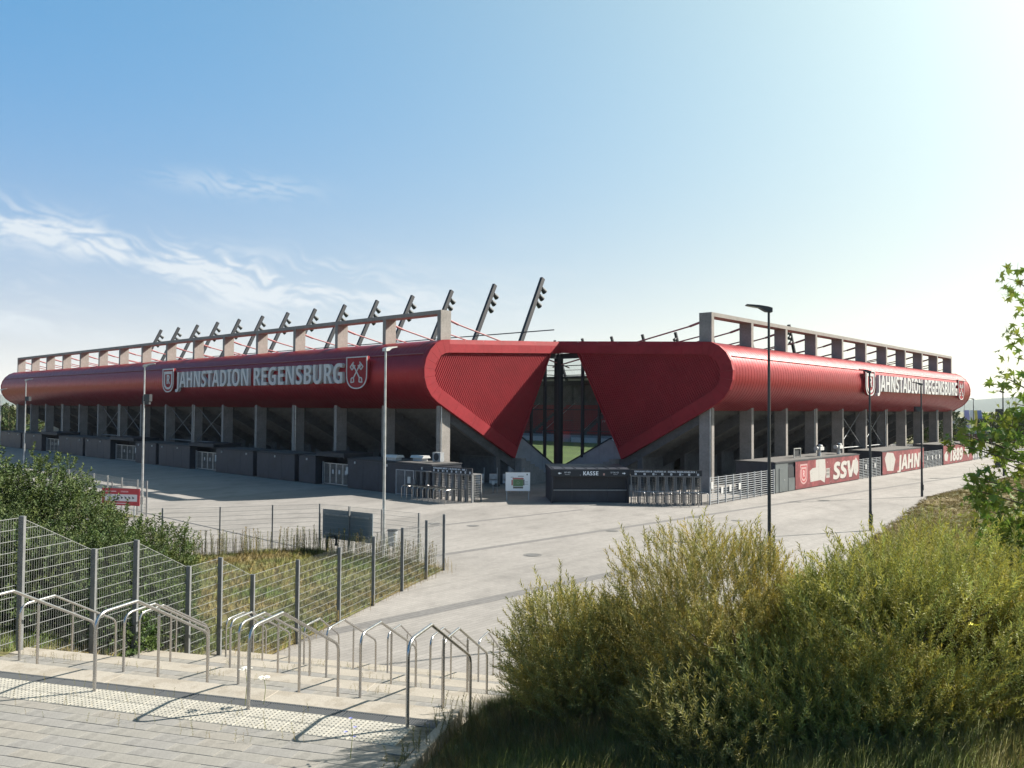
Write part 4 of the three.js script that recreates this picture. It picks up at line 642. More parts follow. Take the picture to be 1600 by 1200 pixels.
{ // site plan on two posts
  const [x, d] = plan(0.1, 7.5), g = thing('site_plan_board', 'white site plan board of the stadium on two posts left of the ticket booth', 'sign', [x, 0, d], 0.02);
  for (const s of [-0.8, 0.8]) new MB().box(s - 0.035, s + 0.035, 0, 1.5, 0.03, 0.1).build('post', M.galvDull, g);
  new MB().box(-0.9, 0.9, 0.72, 2.08, -0.015, 0.025).build('board', M.white, g);
  panelMesh('plan_print', 1.76, 1.32, print(1.76, 1.32, 220, (c, W, H) => {
    c.fillStyle = '#dfe1e2'; c.fillRect(0, 0, W, H); c.fillStyle = '#5d7a54'; c.fillRect(W * 0.3, H * 0.37, W * 0.42, H * 0.38); c.fillStyle = '#a8554f'; c.fillRect(W * 0.28, H * 0.29, W * 0.46, H * 0.075); c.fillRect(W * 0.235, H * 0.4, W * 0.055, H * 0.3); c.fillStyle = '#58564f'; c.fillRect(W * 0.3, H * 0.77, W * 0.42, H * 0.09); c.fillRect(W * 0.725, H * 0.38, W * 0.05, H * 0.32); c.strokeStyle = '#c8d2c4'; c.lineWidth = 2; c.beginPath(); c.arc(W * 0.51, H * 0.56, H * 0.07, 0, 7); c.stroke(); c.fillStyle = '#44484c'; c.fillRect(W * 0.5, H * 0.18, W * 0.24, H * 0.03); c.fillRect(W * 0.86, H * 0.06, W * 0.05, H * 0.08); c.fillRect(W * 0.2, H * 0.24, W * 0.12, H * 0.02); c.fillRect(W * 0.8, H * 0.5, W * 0.12, H * 0.02); c.fillRect(W * 0.78, H * 0.62, W * 0.14, H * 0.02);
    for (let i = 0; i < 9; i++) { c.fillRect(W * (0.3 + i * 0.047), H * 0.87, W * 0.02, H * 0.02); c.fillRect(W * (0.3 + i * 0.047), H * 0.26, W * 0.02, H * 0.015); }
  }), g, 0, 1.4, 0.02);
}
for (let i = 0; i < 4; i++) { // card readers on posts behind the plaza edge
  const [x, d] = plan(2.0 + i * 0.75, 13.3 - i * 0.75), g = thing('ticket_reader', `grey ticket reader left of the site plan, ${ORD[i]}`, 'ticket reader', [x, 0, d], 0.1, 'ticket readers left of the site plan');
  new MB().tube([[0, 0, 0], [0, 1.0, 0]], 0.04, 8).build('post', M.galvDull, g); new MB().prism([[-0.12, 0.78], [-0.06, 1.02], [-0.22, 1.12], [-0.22, 1.52], [0.12, 1.52], [0.12, 0.78]], -0.3, 0.3, (u, v, w) => [w, v, u]).build('head', M.galvDull, g); new MB().box(-0.1, 0.1, 0.68, 0.95, -0.2, -0.121).build('slot', M.white, g); new MB().tube([[0.34, 0, 0.1], [0.34, 2.0, 0.1]], 0.025, 6).build('barrier_post', M.galvDull, g);
}
// ------------------------------------------------------------ stairs (frame: s downhill, l to the right, origin at the front rail)
const SA = 15 * Math.PI / 180, SOX = -1.14, SOD = 9.1, sw = [Math.sin(SA), Math.cos(SA)], slv = [Math.cos(SA), -Math.sin(SA)];
const stairPt = (s, l) => [SOX + s * sw[0] + l * slv[0], SOD + s * sw[1] + l * slv[1]];
const STURN = Math.atan2(-slv[1], slv[0]) * -1;                       // local x = l, local d = s
const LV = [3.23, 2.38, 1.53, 0.68, 0], NOSE = [0.66, 3.57, 6.48, 9.4], L0 = -8.9, L1 = 0.3, RISE = 0.17, RUN = 0.33;
const SG = (name, label, cat) => thing(name, label, cat, [SOX, 0, SOD], STURN);
const r5 = rng(55);
{
  const st = SG('staircase', 'wide sand coloured stone stairs leading down to the forecourt', 'stairs');
  NOSE.forEach((n, f) => { const cnt = f < 3 ? 5 : 4; for (let k = 1; k < cnt; k++) for (let j = 0; j < 4; j++) { const a = mix(L0, L1, j / 4) + 0.001, b = mix(L0, L1, (j + 1) / 4) - 0.001; new MB().slab(a, b, LV[f] - RISE * k - 0.4, LV[f] - RISE * k, n + RUN * (k - 1) + 0.002, n + RUN * k - 0.001, 0.006).build('step', M.sand, st); }
    for (let j = 0; j < 4; j++) { const a = mix(L0, L1, j / 4) + 0.001, b = mix(L0, L1, (j + 1) / 4) - 0.001; new MB().slab(a, b, LV[f] - 0.4, LV[f], n - 0.38, n, 0.006).build('nosing_block', M.sand, st); } });
  new MB().slab(L1 + 0.005, L1 + 0.13, 2.4, LV[0] + 0.02, -9, 0.66, 0.012).build('edge_kerb', M.sand, st);
  new MB().prism([[-3, -0.5], [10.3, -0.5], [10.3, -0.1], [0.9, 2.55], [-3, 2.55]], L0 + 0.02, L1 - 0.02, (u, v, w) => [w, v, u]).build('foundation', M.concrete, st);
}
const names = ['top', 'second', 'third', 'lowest'];
[[-9, 0.28, 0], [1.98, 3.19, 1], [4.89, 6.1, 2], [7.8, 9.02, 3]].forEach(([s0, s1, f]) => {
  const g = new THREE.Group(); g.name = 'landing'; g.name = numbered('landing'); g.position.set(SOX, 0, -SOD); g.rotation.y = STURN; scene.add(g); setting(g, `${names[f]} paved landing of the stairs`);
  new MB().box(L0, L1, LV[f] - 0.6, LV[f] - 0.012, s0, s1).build('bedding', M.joint, g);
  const top = f ? s1 : -0.49, rows = f ? 6 : 14, w = f ? (s1 - s0) / 6 : 0.186, len = 0.56;
  const shared = M.paver.map(() => new MB().slab(-len / 2 + 0.0008, len / 2 - 0.0008, -0.08, 0, -w / 2 + 0.0032, w / 2 - 0.0032, 0.002).geo());
  for (let i = 0; i < rows; i++) for (let x = L0 + (i % 2 ? 0.28 : 0.5) ; x < L1 - 0.2; x += len) { const d = top - (i + 0.5) * w; if (!f && (x < -8 - d * 0.2 || d < -2.9)) continue; const o = mesh('paver', shared[0], M.paver[Math.floor(r5() * 3)], g); o.position.set(x, LV[f] + (r5() - 0.5) * 0.004, -d); o.rotation.set((r5() - 0.5) * 0.008, 0, (r5() - 0.5) * 0.006); }
  if (!f) {
    new MB().box(L0, L1, LV[0] - 0.05, LV[0] - 0.004, -9, -0.49 - 14 * 0.186).build('rear_paving', M.paver[0], g);
    // tactile tiles with knobs
    const tt = new MB().slab(-0.138, 0.138, -0.07, 0, -0.138, 0.138, 0.004); for (let i = 0; i < 5; i++) for (let j = 0; j < 5; j++) { const x = -0.112 + i * 0.056, d = -0.112 + j * 0.056; tt.tube([[x, 0, d], [x, 0.0055, d]], 0.0145, 6, 0.009); }
    const tg = tt.geo(); for (let j = 0; j < 2; j++) for (let x = L0 + 0.14; x < L1 - 0.1; x += 0.28) { const o = mesh('tactile_tile', tg, M.tactile[Math.floor(r5() * 2)], g); o.position.set(x, LV[0] + (r5() - 0.5) * 0.003, -(-0.06 - j * 0.281)); }
    // slotted drain
    const dg = new MB(); for (let k = 0; k < 17; k++) dg.box(-0.245 + k * 0.029, -0.245 + k * 0.029 + 0.013, -0.03, -0.002, -0.08, 0.08); dg.box(-0.25, 0.25, -0.03, -0.001, -0.095, -0.08).box(-0.25, 0.25, -0.03, -0.001, 0.08, 0.095); const dgg = dg.geo();
    for (let x = L0 + 0.25; x < L1; x += 0.503) { const o = mesh('drain_grate', dgg, M.grate, g); o.position.set(x, LV[0], -0.18); }
    new MB().box(L0, L1, LV[0] - 0.011, LV[0] - 0.009, 0.085, 0.275).build('drain_channel', M.kioskDark, g);
  }
});
// handrails
const lanes = [[[-8.36, -6.25, -4.19, -2.01, 0], 0], [[-8.38, -6.24, -4.07, -1.96, -0.63], 2.91], [[-8.36, -6.2, -4.07, -1.93], 5.84], [[-8.28, -6.18, -4.06, -1.89], 8.75]];
const rowName = ['front', 'second', 'third', 'farthest'];
lanes.forEach(([ls, s0], f) => ls.forEach((l, i) => {
  const nth = ls.length - 1 - i, cnt = f === 3 ? 4 : 5, end = f === 3 ? 1.76 : 2.28, drop = RISE * cnt, place = ['rightmost', 'second from the right', 'third from the right', 'fourth from the right', 'leftmost'][nth];
  const [x, d] = stairPt(s0, l), g = thing('handrail', `bent steel handrail in the ${rowName[f]} row on the stairs, ${nth === ls.length - 1 ? 'leftmost' : place}`, 'handrail', [x, LV[f], d], STURN, 'steel handrails on the stairs');
  const slope = (0.97 - (0.97 - drop + 0.02)) / (end - 0.73), hAt = (s) => s < 0.73 ? 0.95 : 0.95 - (s - 0.73) * slope;
  new MB().tube(bend([[0, 0, 0], [0, 0.95, 0], [0, 0.95, 0.73]], 0.2, 7).concat(bend([[0, 0.95, 0.73], [0, hAt(end), end], [0, -drop, end]], 0.12, 6)), 0.0215, 10).build('rail', M.stainless, g);
  const sm_ = 1.17, k = Math.floor((s0 + sm_ - NOSE[f]) / RUN) + 1; new MB().tube([[0, -RISE * k, sm_], [0, hAt(sm_) - 0.06, sm_]], 0.019, 8).tube([[0, hAt(sm_) - 0.06, sm_], [0, hAt(sm_) - 0.015, sm_]], 0.009, 6).build('middle_post', M.stainless, g);
}));

// ------------------------------------------------------------ mesh fences
const FC = [-4.6977, 27.839], FD = [0.3001, 0.9539];
const fencePt = (s) => [FC[0] + FD[0] * s, FC[1] + FD[1] * s];
const wireBox = (m, p, q, t) => m.bar(p, q, t, t);
// stations: [x, d, ground, top]; panels get level wires cut by the slope of the top
function meshFence(label, group, st, mat = M.wire, tilt = 0.11, fine = 0.05) {
  const g = thing('mesh_fence', label, 'fence', [st[0][0], 0, st[0][1]], 0, group), mb = () => new MB(st[0][0], 0, st[0][1]);
  st.forEach(([x, d, y0, y1], i) => { const p = st[Math.max(0, i - 1)], q = st[Math.min(st.length - 1, i + 1)], l = Math.hypot(q[0] - p[0], q[1] - p[1]), t = [(q[0] - p[0]) / l, 0, (q[1] - p[1]) / l]; mb().bar([x, y0 - 0.1, d], [x, y1 + 0.03, d], 0.055, tilt, t).build('post', M.postGalv, g); });
  for (let i = 0; i + 1 < st.length; i++) {
    const [x0, d0, g0, t0] = st[i], [x1, d1, g1, t1] = st[i + 1], L = Math.hypot(x1 - x0, d1 - d0), nx = (d1 - d0) / L * 0.04, nd = -(x1 - x0) / L * 0.04, P = (f, y) => [mix(x0, x1, f) + nx, y, mix(d0, d1, f) + nd], m = mb();
    const n = Math.round(L / fine); for (let k = 0; k <= n; k++) { const f = k / n; wireBox(m, P(f, mix(g0, g1, f) + 0.06), P(f, mix(t0, t1, f)), 0.0038); }
    const yt = Math.max(t0, t1), yb = Math.min(g0, g1); for (let y = yt; y > yb + 0.05; y -= 0.2) { // level wire from where it is below the top to where it meets the ground
      let f0 = 0, f1 = 1; const lo = (f) => mix(g0, g1, f) + 0.06, hi = (f) => mix(t0, t1, f) + 0.001;
      const ok = (f) => y <= hi(f) && y >= lo(f); const fs = []; for (let k = 0; k <= 60; k++) if (ok(k / 60)) fs.push(k / 60); if (fs.length < 2) continue; f0 = fs[0]; f1 = fs[fs.length - 1]; wireBox(m, P(f0, y), P(f1, y), 0.0085);
    }
    if (Math.abs(t0 - t1) > 0.05) wireBox(m, P(0, t0), P(1, t1), 0.008);
    m.build('mesh_panel', mat, g);
  }
}
const nf = [[6.33, 0, 2.3], [4.5, 0, 2.29], [2.28, 0, 2.3], [-0.02, 0, 2.32], [-2.35, 0, 2.33], [-4.73, 0, 2.36], [-6.86, 0.05, 2.36], [-8.19, 0.72, 3.03], [-9.34, 0.74, 3.03], [-11, 1.55, 3.89], [-12.14, 1.58, 3.89], [-13.8, 2.4, 4.75], [-14.95, 2.42, 4.75], [-16.6, 3.25, 5.6], [-18.6, 3.25, 5.6]].map(([s, a, b]) => [...fencePt(s), a, b]);
meshFence('galvanised mesh fence stepping down beside the stairs', undefined, nf);
meshFence('mesh fence along the far side of the dry grass plot', undefined, [[-2.73, 33.98], [-3.93, 34.63], [-5.69, 35.72], [-7.34, 36.78], [-8.89, 37.67], [-10.91, 37.06], [-13.01, 36.24], [-15.33, 35.66], [-17.6, 35.1], [-20, 34.5]].map(([x, d]) => [x, d, 0, 2.25]).slice(1), M.wire, 0.09);
meshFence('distant mesh fence behind the red notice board', undefined, [[-35.2, 61.4], [-33.5, 59.7], [-31.75, 58.11], [-30, 56.49], [-28.25, 54.81], [-26.55, 53.28], [-24.85, 51.7], [-23.2, 50.3], [-22.26, 49.49], [-24.11, 48.93], [-26.31, 48.47], [-28.6, 48.0], [-31, 47.5]].map(([x, d]) => [x, d, 0, 2.15]), M.wire, 0.09, 0.1);
{ // notice boards on the fences
  const [g, L] = between('notice_board', 'grey blue back of a notice board fixed to the mesh fence', 'board', [-8.85, 37.78], [-6.25, 36.2]); new MB().box(-L / 2, L / 2, 0.68, 2.02, 0.1, 0.14).build('sheet', std({ color: lc(0.14, 0.175, 0.2), roughness: 0.6 }), g); new MB().box(-L / 2 + 0.2, L / 2 - 0.2, 1.75, 1.82, 0.06, 0.098).box(-L / 2 + 0.2, L / 2 - 0.2, 0.9, 0.97, 0.06, 0.098).build('batten', M.galvDull, g);
  const [r, R] = between('notice_board', 'red notice board with white text beside the shrubs', 'board', [-24.4, 48.3], [-21.9, 47.75]); new MB().box(-R / 2, R / 2, 0.86, 1.86, 0, 0.03).build('sheet', M.redSheet, r); for (const s of [-0.9, 0.9]) new MB().box(s - 0.03, s + 0.03, 0, 1.8, 0.04, 0.1).build('post', M.galvDull, r);
  panelMesh('notice_print', R - 0.02, 0.98, print(R, 1, 160, (x, W, H) => { x.fillStyle = '#b7383c'; x.fillRect(0, 0, W, H); x.fillStyle = '#dcd3cf'; x.fillRect(W * 0.08, H * 0.34, W * 0.86, H * 0.42); x.fillStyle = '#e8c9c7'; x.font = `bold ${H * 0.12}px sans-serif`; x.fillText('STADION', W * 0.5, H * 0.22); x.fillRect(W * 0.08, H * 0.15, W * 0.3, H * 0.05); x.fillStyle = '#333'; for (let i = 0; i < 7; i++) { x.beginPath(); x.moveTo(W * (0.2 + i * 0.1), H * 0.45); x.lineTo(W * (0.27 + i * 0.1), H * 0.55); x.lineTo(W * (0.22 + i * 0.1), H * 0.62); x.fill(); } x.fillStyle = '#e8c9c7'; x.fillRect(W * 0.3, H * 0.86, W * 0.35, H * 0.05); }), r, 0, 1.36, 0.006);
}
// ------------------------------------------------------------ lamps
function lamp(x, d, h, label, mat, headDir, headLen, r0 = 0.07, y = 0) {
  const g = thing('street_lamp', label, 'street lamp', [x, y, d], 0, 'lamp posts round the forecourt');
  new MB().tube([[0, 0, 0], [0, 1.1, 0]], r0 * 1.15, 12).tube([[0, 1.1, 0], [0, h - 0.1, 0]], r0, 12, r0 * 0.62).build('pole', mat, g);
  const c = Math.cos(headDir), s = Math.sin(headDir), hl = headLen, P = (u, v, w) => [u * c - w * s, v + h, u * s + w * c];
  const hd = new MB().prism([[-0.09, -0.12], [-0.09, 0.02], [0.03, 0.06], [hl * 0.45, 0.11], [hl, 0.14], [hl, 0.1], [hl * 0.45, 0.03], [0.1, -0.1]], -0.13, 0.13, P).build('lamp_head', mat, g);
  new MB().prism([[hl * 0.45, 0.02], [hl * 0.95, 0.085], [hl * 0.95, 0.095], [hl * 0.45, 0.028]], -0.1, 0.1, P).build('lens', M.lampGlass, hd);
  new MB().box(-r0 * 1.2, r0 * 1.2, 0.5, 0.95, -r0 * 1.24, -r0 * 1.1).build('access_door', mat, g);
  return g;
}
lamp(-5.88, 37.46, 9.5, 'tall pale lamp post behind the grass plot, in front of the letters', M.galv, 0.9, 0.62, 0.075);
const l2 = lamp(-23.5, 51.6, 9.35, 'pale lamp post beside the red notice board', M.galv, 0.15, 0.62, 0.07);
new MB().box(0.06, 0.42, 7.05, 7.5, -0.2, 0.2).box(0.1, 0.36, 6.85, 7.05, -0.14, 0.14).box(-0.12, -0.05, 6.9, 7.4, -0.05, 0.05).build('speaker_box', M.lampDark, l2);
const l3 = lamp(-55.4, 92, 9.6, 'far pale lamp post before the left end of the red facade', M.galv, 0.15, 0.7, 0.08); new MB().box(0.06, 0.5, 7.2, 7.7, -0.25, 0.25).build('speaker_box', M.lampDark, l3);
lamp(-69.6, 110, 8.8, 'farthest pale lamp post at the left edge', M.galv, 0.15, 0.7, 0.08);
lamp(8.28, 26, 10.05, 'tall dark lamp post rising behind the willow shrubs on the right', M.lampDark, Math.PI - 0.05, 0.72, 0.062);
lamp(20.3, 45.8, 9.0, 'dark lamp post before the crest on the sunlit facade', M.lampDark, Math.PI - 0.5, 0.55, 0.075);
const l7 = lamp(32.4, 63.9, 8.9, 'dark lamp post before the JAHN banner', M.lampDark, Math.PI - 0.4, 0.62, 0.08); new MB().box(-0.5, -0.08, 6.7, 7.1, -0.2, 0.2).build('speaker_box', M.lampDark, l7);
const l8 = lamp(51.4, 84.5, 8.8, 'far dark lamp post with a small box, behind the maple twigs', M.lampDark, Math.PI, 0.7, 0.09); new MB().box(-1.0, 0.0, 0.9, 2.0, -0.25, -0.1).box(-0.7, -0.1, 6.2, 7.0, -0.2, 0.2).build('box', M.lampDark, l8);
// bin, vent pipe
{
  const g = thing('litter_bin', 'grey litter bin beside the lamp post behind the fence', 'bin', [-5.55, 0, 38.0], 0);
  new MB().tube([[0, 0.3, 0], [0, 1.0, 0]], 0.2, 14, 0.23).build('drum', M.galvDull, g); new MB().tube([[0, 1.0, 0], [0, 1.05, 0]], 0.25, 14).build('lid', M.lampDark, g); new MB().box(-0.03, 0.03, 0, 1.0, 0.2, 0.26).build('post', M.galvDull, g);
  const p = thing('vent_pipe', 'black gooseneck vent pipe in the weeds by the fence', 'pipe', [-8.3, 0, 36.6], 0.4); new MB().tube(bend([[0, 0, 0], [0, 0.95, 0], [0.42, 0.95, 0], [0.42, 0.6, 0]], 0.2, 7), 0.055, 10).build('pipe', M.lampDark, p); new MB().tube([[0.42, 0.6, 0], [0.42, 0.5, 0]], 0.07, 10).build('outlet', M.lampDark, p);
}
// ------------------------------------------------------------ banks of earth
const PATH = [stairPt(-30, L1 + 0.15), stairPt(0.6, L1 + 0.15), stairPt(10.4, L1 + 0.15), ...EDGE.slice(1)];
const PBASE = [3.2, 3.2, 0, 0, 0, 0, 0, 0, 0];
function nearPath(x, d) { // signed distance to the right of the path, height of the path there
  let best = 1e9, q = 0, base = 0, along = 0;
  for (let i = 0; i + 1 < PATH.length; i++) { const [ax, ad] = PATH[i], [bx, bd] = PATH[i + 1], ex = bx - ax, ed = bd - ad, l2 = ex * ex + ed * ed, t = Math.min(1, Math.max(0, ((x - ax) * ex + (d - ad) * ed) / l2)), px = ax + ex * t, pd = ad + ed * t, ds = Math.hypot(x - px, d - pd); if (ds < best) { best = ds; q = ds * (((x - ax) * ed - (d - ad) * ex) > 0 ? 1 : -1); base = mix(PBASE[i], PBASE[i + 1], t); along = i + t; } }
  return [q, base, along];
}
function bank(x, d) {
  const [q, base, al] = nearPath(x, d);
  if (q < 0) return base - 0.12 + q * 0.8;
  const near = 1 - smooth(2.2, 4.2, al), sl = mix(0.11, 0.3, near), cap = mix(2.2, 2.3, near);
  return base - 0.03 + cap * (1 - Math.exp(-q * sl / cap)) + (fbm(x * 0.5 + 50, d * 0.5 + 50, 3) - 0.5) * 0.25 * Math.min(1, q);
}
function heightSheet(name, x0, x1, nx, d0, d1, nd, h, mat, label, keep) {
  const P = [], U = [], I = []; for (let j = 0; j <= nd; j++) for (let i = 0; i <= nx; i++) { const x = mix(x0, x1, i / nx), d = mix(d0, d1, j / nd); P.push(x, h(x, d), -d); U.push(x, d); }
  for (let j = 0; j < nd; j++) for (let i = 0; i < nx; i++) { if (keep && !keep(mix(x0, x1, (i + 0.5) / nx), mix(d0, d1, (j + 0.5) / nd))) continue; const a = j * (nx + 1) + i; I.push(a, a + 1, a + nx + 2, a, a + nx + 2, a + nx + 1); }
  const g = new THREE.BufferGeometry(); g.setAttribute('position', new THREE.Float32BufferAttribute(P, 3)); g.setAttribute('uv', new THREE.Float32BufferAttribute(U, 2)); g.setIndex(I); g.computeVertexNormals();
  return setting(mesh(name, g, mat), label);
}
heightSheet('embankment', -10, 34, 110, -14, 40, 135, bank, M.soil, 'grassy bank on the right of the stairs', (x, d) => nearPath(x, d)[0] > -1.2);
heightSheet('embankment', 14, 140, 126, 40, 180, 140, bank, M.soil, 'dry grass slope beyond the shrubs', (x, d) => nearPath(x, d)[0] > -2);
// plot inside the mesh fences, left of the stairs
const fsl = (x, d) => { const dx = x - FC[0], dd = d - FC[1]; return [dx * FD[0] + dd * FD[1], dx * FD[1] - dd * FD[0]]; };
const plotH = (s) => 0.04 + 3.2 * smooth(-17, -6.3, -(-s - 0) * 1) * 0 + (s > -6.5 ? 0 : s > -17 ? (-6.5 - s) * 0.305 : 3.2);
const farLine = [[-2.73, 33.98], [-8.89, 37.67], [-15.33, 35.66], [-20, 34.5], [-45, 28]].map(([x, d]) => fsl(x, d));
const farS = (l) => { for (let i = 0; i + 1 < farLine.length; i++) { const [s0, l0] = farLine[i], [s1, l1] = farLine[i + 1]; if (l <= l0 && l >= l1) return mix(s0, s1, (l - l0) / (l1 - l0)); } return 5; };
const plotBump = (x, d) => (fbm(x * 0.4 + 20, d * 0.4 + 90, 3) - 0.5) * 0.22;
function plotY(x, d) { const [s, l] = fsl(x, d); return plotH(s) + Math.min(0.12, -l * 0.1) + plotBump(x, d) * Math.min(1, Math.max(0, -l)); }
{
  const P = [], U = [], I = [], nx = 60, ns = 70; for (let j = 0; j <= ns; j++) for (let i = 0; i <= nx; i++) { const l = -0.02 - 34 * Math.pow(i / nx, 1.4), s = mix(-26, farS(l) - 0.05, j / ns), x = FC[0] + FD[0] * s + FD[1] * l, d = FC[1] + FD[1] * s - FD[0] * l; P.push(x, plotY(x, d), -d); U.push(x, d); }
  for (let j = 0; j < ns; j++) for (let i = 0; i < nx; i++) { const a = j * (nx + 1) + i; I.push(a, a + nx + 2, a + 1, a, a + nx + 1, a + nx + 2); }
  const g = new THREE.BufferGeometry(); g.setAttribute('position', new THREE.Float32BufferAttribute(P, 3)); g.setAttribute('uv', new THREE.Float32BufferAttribute(U, 2)); g.setIndex(I); g.computeVertexNormals(); setting(mesh('grass_plot', g, M.soil), 'dry grass plot inside the mesh fences');
}
const plot2 = new MB(); plot2.poly([[-22.4, 0.02, 49.2], [-31, 0.02, 47.3], [-60, 0.02, 44], [-60, 0.02, 66], [-35.4, 0.02, 61.3]], [-30, -4, 52]); setting(plot2.build('grass_plot', M.soil), 'second grass plot far left');

// ------------------------------------------------------------ leaves
const up = V(0, 1, 0);
function leafBlade(m, base, dir, nrm, len, wid, fold = 0.25) { // pointed leaf of two halves, folded along its rib
  const s = dir.clone().cross(nrm).normalize(), mid = base.clone().addScaledVector(dir, len * 0.45), tip = base.clone().addScaledVector(dir, len).addScaledVector(nrm, -len * 0.08), n = nrm.clone();
  const a = mid.clone().addScaledVector(s, wid / 2).addScaledVector(nrm, wid * fold), b = mid.clone().addScaledVector(s, -wid / 2).addScaledVector(nrm, wid * fold), n1 = n.clone().addScaledVector(s, -fold).normalize(), n2 = n.clone().addScaledVector(s, fold).normalize();
  m.tri3(base, a, tip, n1, n1, n1, [0, 0], [1, 0.5], [0, 1]); m.tri3(base, tip, b, n2, n2, n2, [0, 0], [0, 1], [1, 0.5]);
}
// twig growing along +y with leaves on all sides
function twig(seed, len, n, ll, lw, spread, curve = 0.12) {
  const r = rng(seed), m = new MB(), bx = (r() - 0.5) * curve * 2, bz = (r() - 0.5) * curve * 2, at = (t) => V(bx * t * t * len, t * len, bz * t * t * len);
  const st = [0, 0.35, 0.7, 1].map(at).map((v) => [v.x, v.y, -v.z]); m.tube(st, len * 0.008, 3, len * 0.003, false);
  for (let i = 0; i < n; i++) { const t = 0.1 + 0.9 * (i + r() * 0.6) / n, a = i * 2.4 + r() * 0.8, o = V(Math.cos(a), 0, Math.sin(a)), sp = spread * (0.7 + 0.6 * r()) * (1 - 0.35 * t), d = up.clone().multiplyScalar(Math.cos(sp)).addScaledVector(o, Math.sin(sp)).normalize(), nn = up.clone().multiplyScalar(Math.sin(sp)).addScaledVector(o, -Math.cos(sp)).addScaledVector(V(r() - 0.5, r() - 0.5, r() - 0.5), 0.6).normalize(); nn.addScaledVector(d, -nn.dot(d)).normalize(); leafBlade(m, at(t), d, nn, ll * (0.7 + 0.6 * r()), lw * (0.8 + 0.4 * r())); }
  return m.geo();
}
const willowTwigs = [1, 2, 3].map((s) => twig(100 + s, 0.3, 26, 0.055, 0.011, 0.8, 0.2));
const broadTwigs = [1, 2, 3].map((s) => twig(200 + s, 0.26, 14, 0.075, 0.036, 1.1, 0.3));
const qA = new THREE.Quaternion(), qB = new THREE.Quaternion(), mA = new THREE.Matrix4(), cA = new THREE.Color();
function scatter(name, geo, mat, list, parent) { // list: [pos Vector3, axis Vector3, spin, scale, tint]
  const im = new THREE.InstancedMesh(geo, mat, list.length);
  list.forEach(([p, ax, spin, sc, tint], i) => { qA.setFromUnitVectors(up, ax); qB.setFromAxisAngle(up, spin); qA.multiply(qB); im.setMatrixAt(i, mA.compose(p, qA, V(sc, sc, sc))); im.setColorAt(i, cA.setRGB(...tint)); });
  im.name = parent === scene ? numbered(name) : name; im.castShadow = im.receiveShadow = true; im.userData.kind = 'stuff'; parent.add(im); return im;
}
// shrub: many stems fanning from the base, twigs filling an uneven dome
function shrub(name, label, cat, [x, y, d], r, h, n, twigs, mat, seed, group, o = {}) {
  const R = rng(seed), g = thing(name, label, cat, [x, y, d], 0, group), lists = twigs.map(() => []), lobes = Array.from({ length: 7 }, () => [R() * 6.283, 0.25 + R() * 0.9, 0.12 + R() * 0.28]);
  const own = [0.91 + 0.15 * R(), 0.96 + 0.09 * R(), 0.85 + 0.35 * R()], bright = 0.9 + 0.25 * R();   // every shrub has its own green
  const stems = new MB(), ns = o.stems || 9;
  for (let i = 0; i < ns; i++) { const a = i / ns * 6.283 + R(), e = 0.35 + R() * 0.75, L = h * (0.6 + 0.3 * R()), ex = Math.cos(a) * Math.sin(e) * r * 0.8, ed = Math.sin(a) * Math.sin(e) * r * 0.8; stems.tube([[ex * 0.06, -0.15, ed * 0.06], [ex * 0.35, L * 0.45, ed * 0.35], [ex, L * (0.75 + 0.2 * R()), ed]], (o.stemR || 0.018) * (0.7 + 0.6 * R()), 5, 0.005); }
  stems.build('stems', M.bark, g);
  for (let i = 0; i < n; i++) {
    const a = R() * 6.283, cz = Math.pow(R(), 0.85), sz = Math.sqrt(1 - cz * cz); let bump = 1; for (const [la, le, lw] of lobes) { const c = Math.cos(a - la) * sz * Math.cos(le) + cz * Math.sin(le); bump += lw * smooth(0.55, 1, c); }
    bump += 0.22 * (fbm(a * 2.2 + seed * 3.1, cz * 5 + seed, 3) - 0.5) * 2; bump *= 0.84;
    const rad = bump * (0.52 + 0.48 * Math.pow(R(), 0.45)), px = Math.cos(a) * sz * r * rad, pz = Math.sin(a) * sz * r * rad, py = (0.05 + cz * 0.95) * h * rad - 0.2;
    const ax = V(Math.cos(a) * sz, 0.55 + cz * 0.9, Math.sin(a) * sz).add(V(R() - 0.5, (R() - 0.3) * 0.6, R() - 0.5).multiplyScalar(o.wild || 0.8)).normalize(), t = 0.72 + 0.56 * R(), yel = R();
    lists[i % twigs.length].push([V(px, py, pz), ax, R() * 6.28, (o.scale || 1) * (0.7 + 0.6 * R()), [t * bright * own[0] * (0.8 + 0.4 * yel), t * bright * own[1] * (0.92 + 0.12 * yel), t * bright * own[2] * (1.15 - 0.4 * yel)]]);
    if (rad > 0.97 && R() < (o.wisp ?? 0.05)) lists[i % twigs.length].push([V(px, py + 0.1, pz), V(ax.x * 0.4, 1, ax.z * 0.4).normalize(), R() * 6.28, (o.scale || 1) * 1.35, [t, t, t]]);
  }
  lists.forEach((l, i) => l.length && scatter('foliage', twigs[i], mat, l, g));
  return g;
}
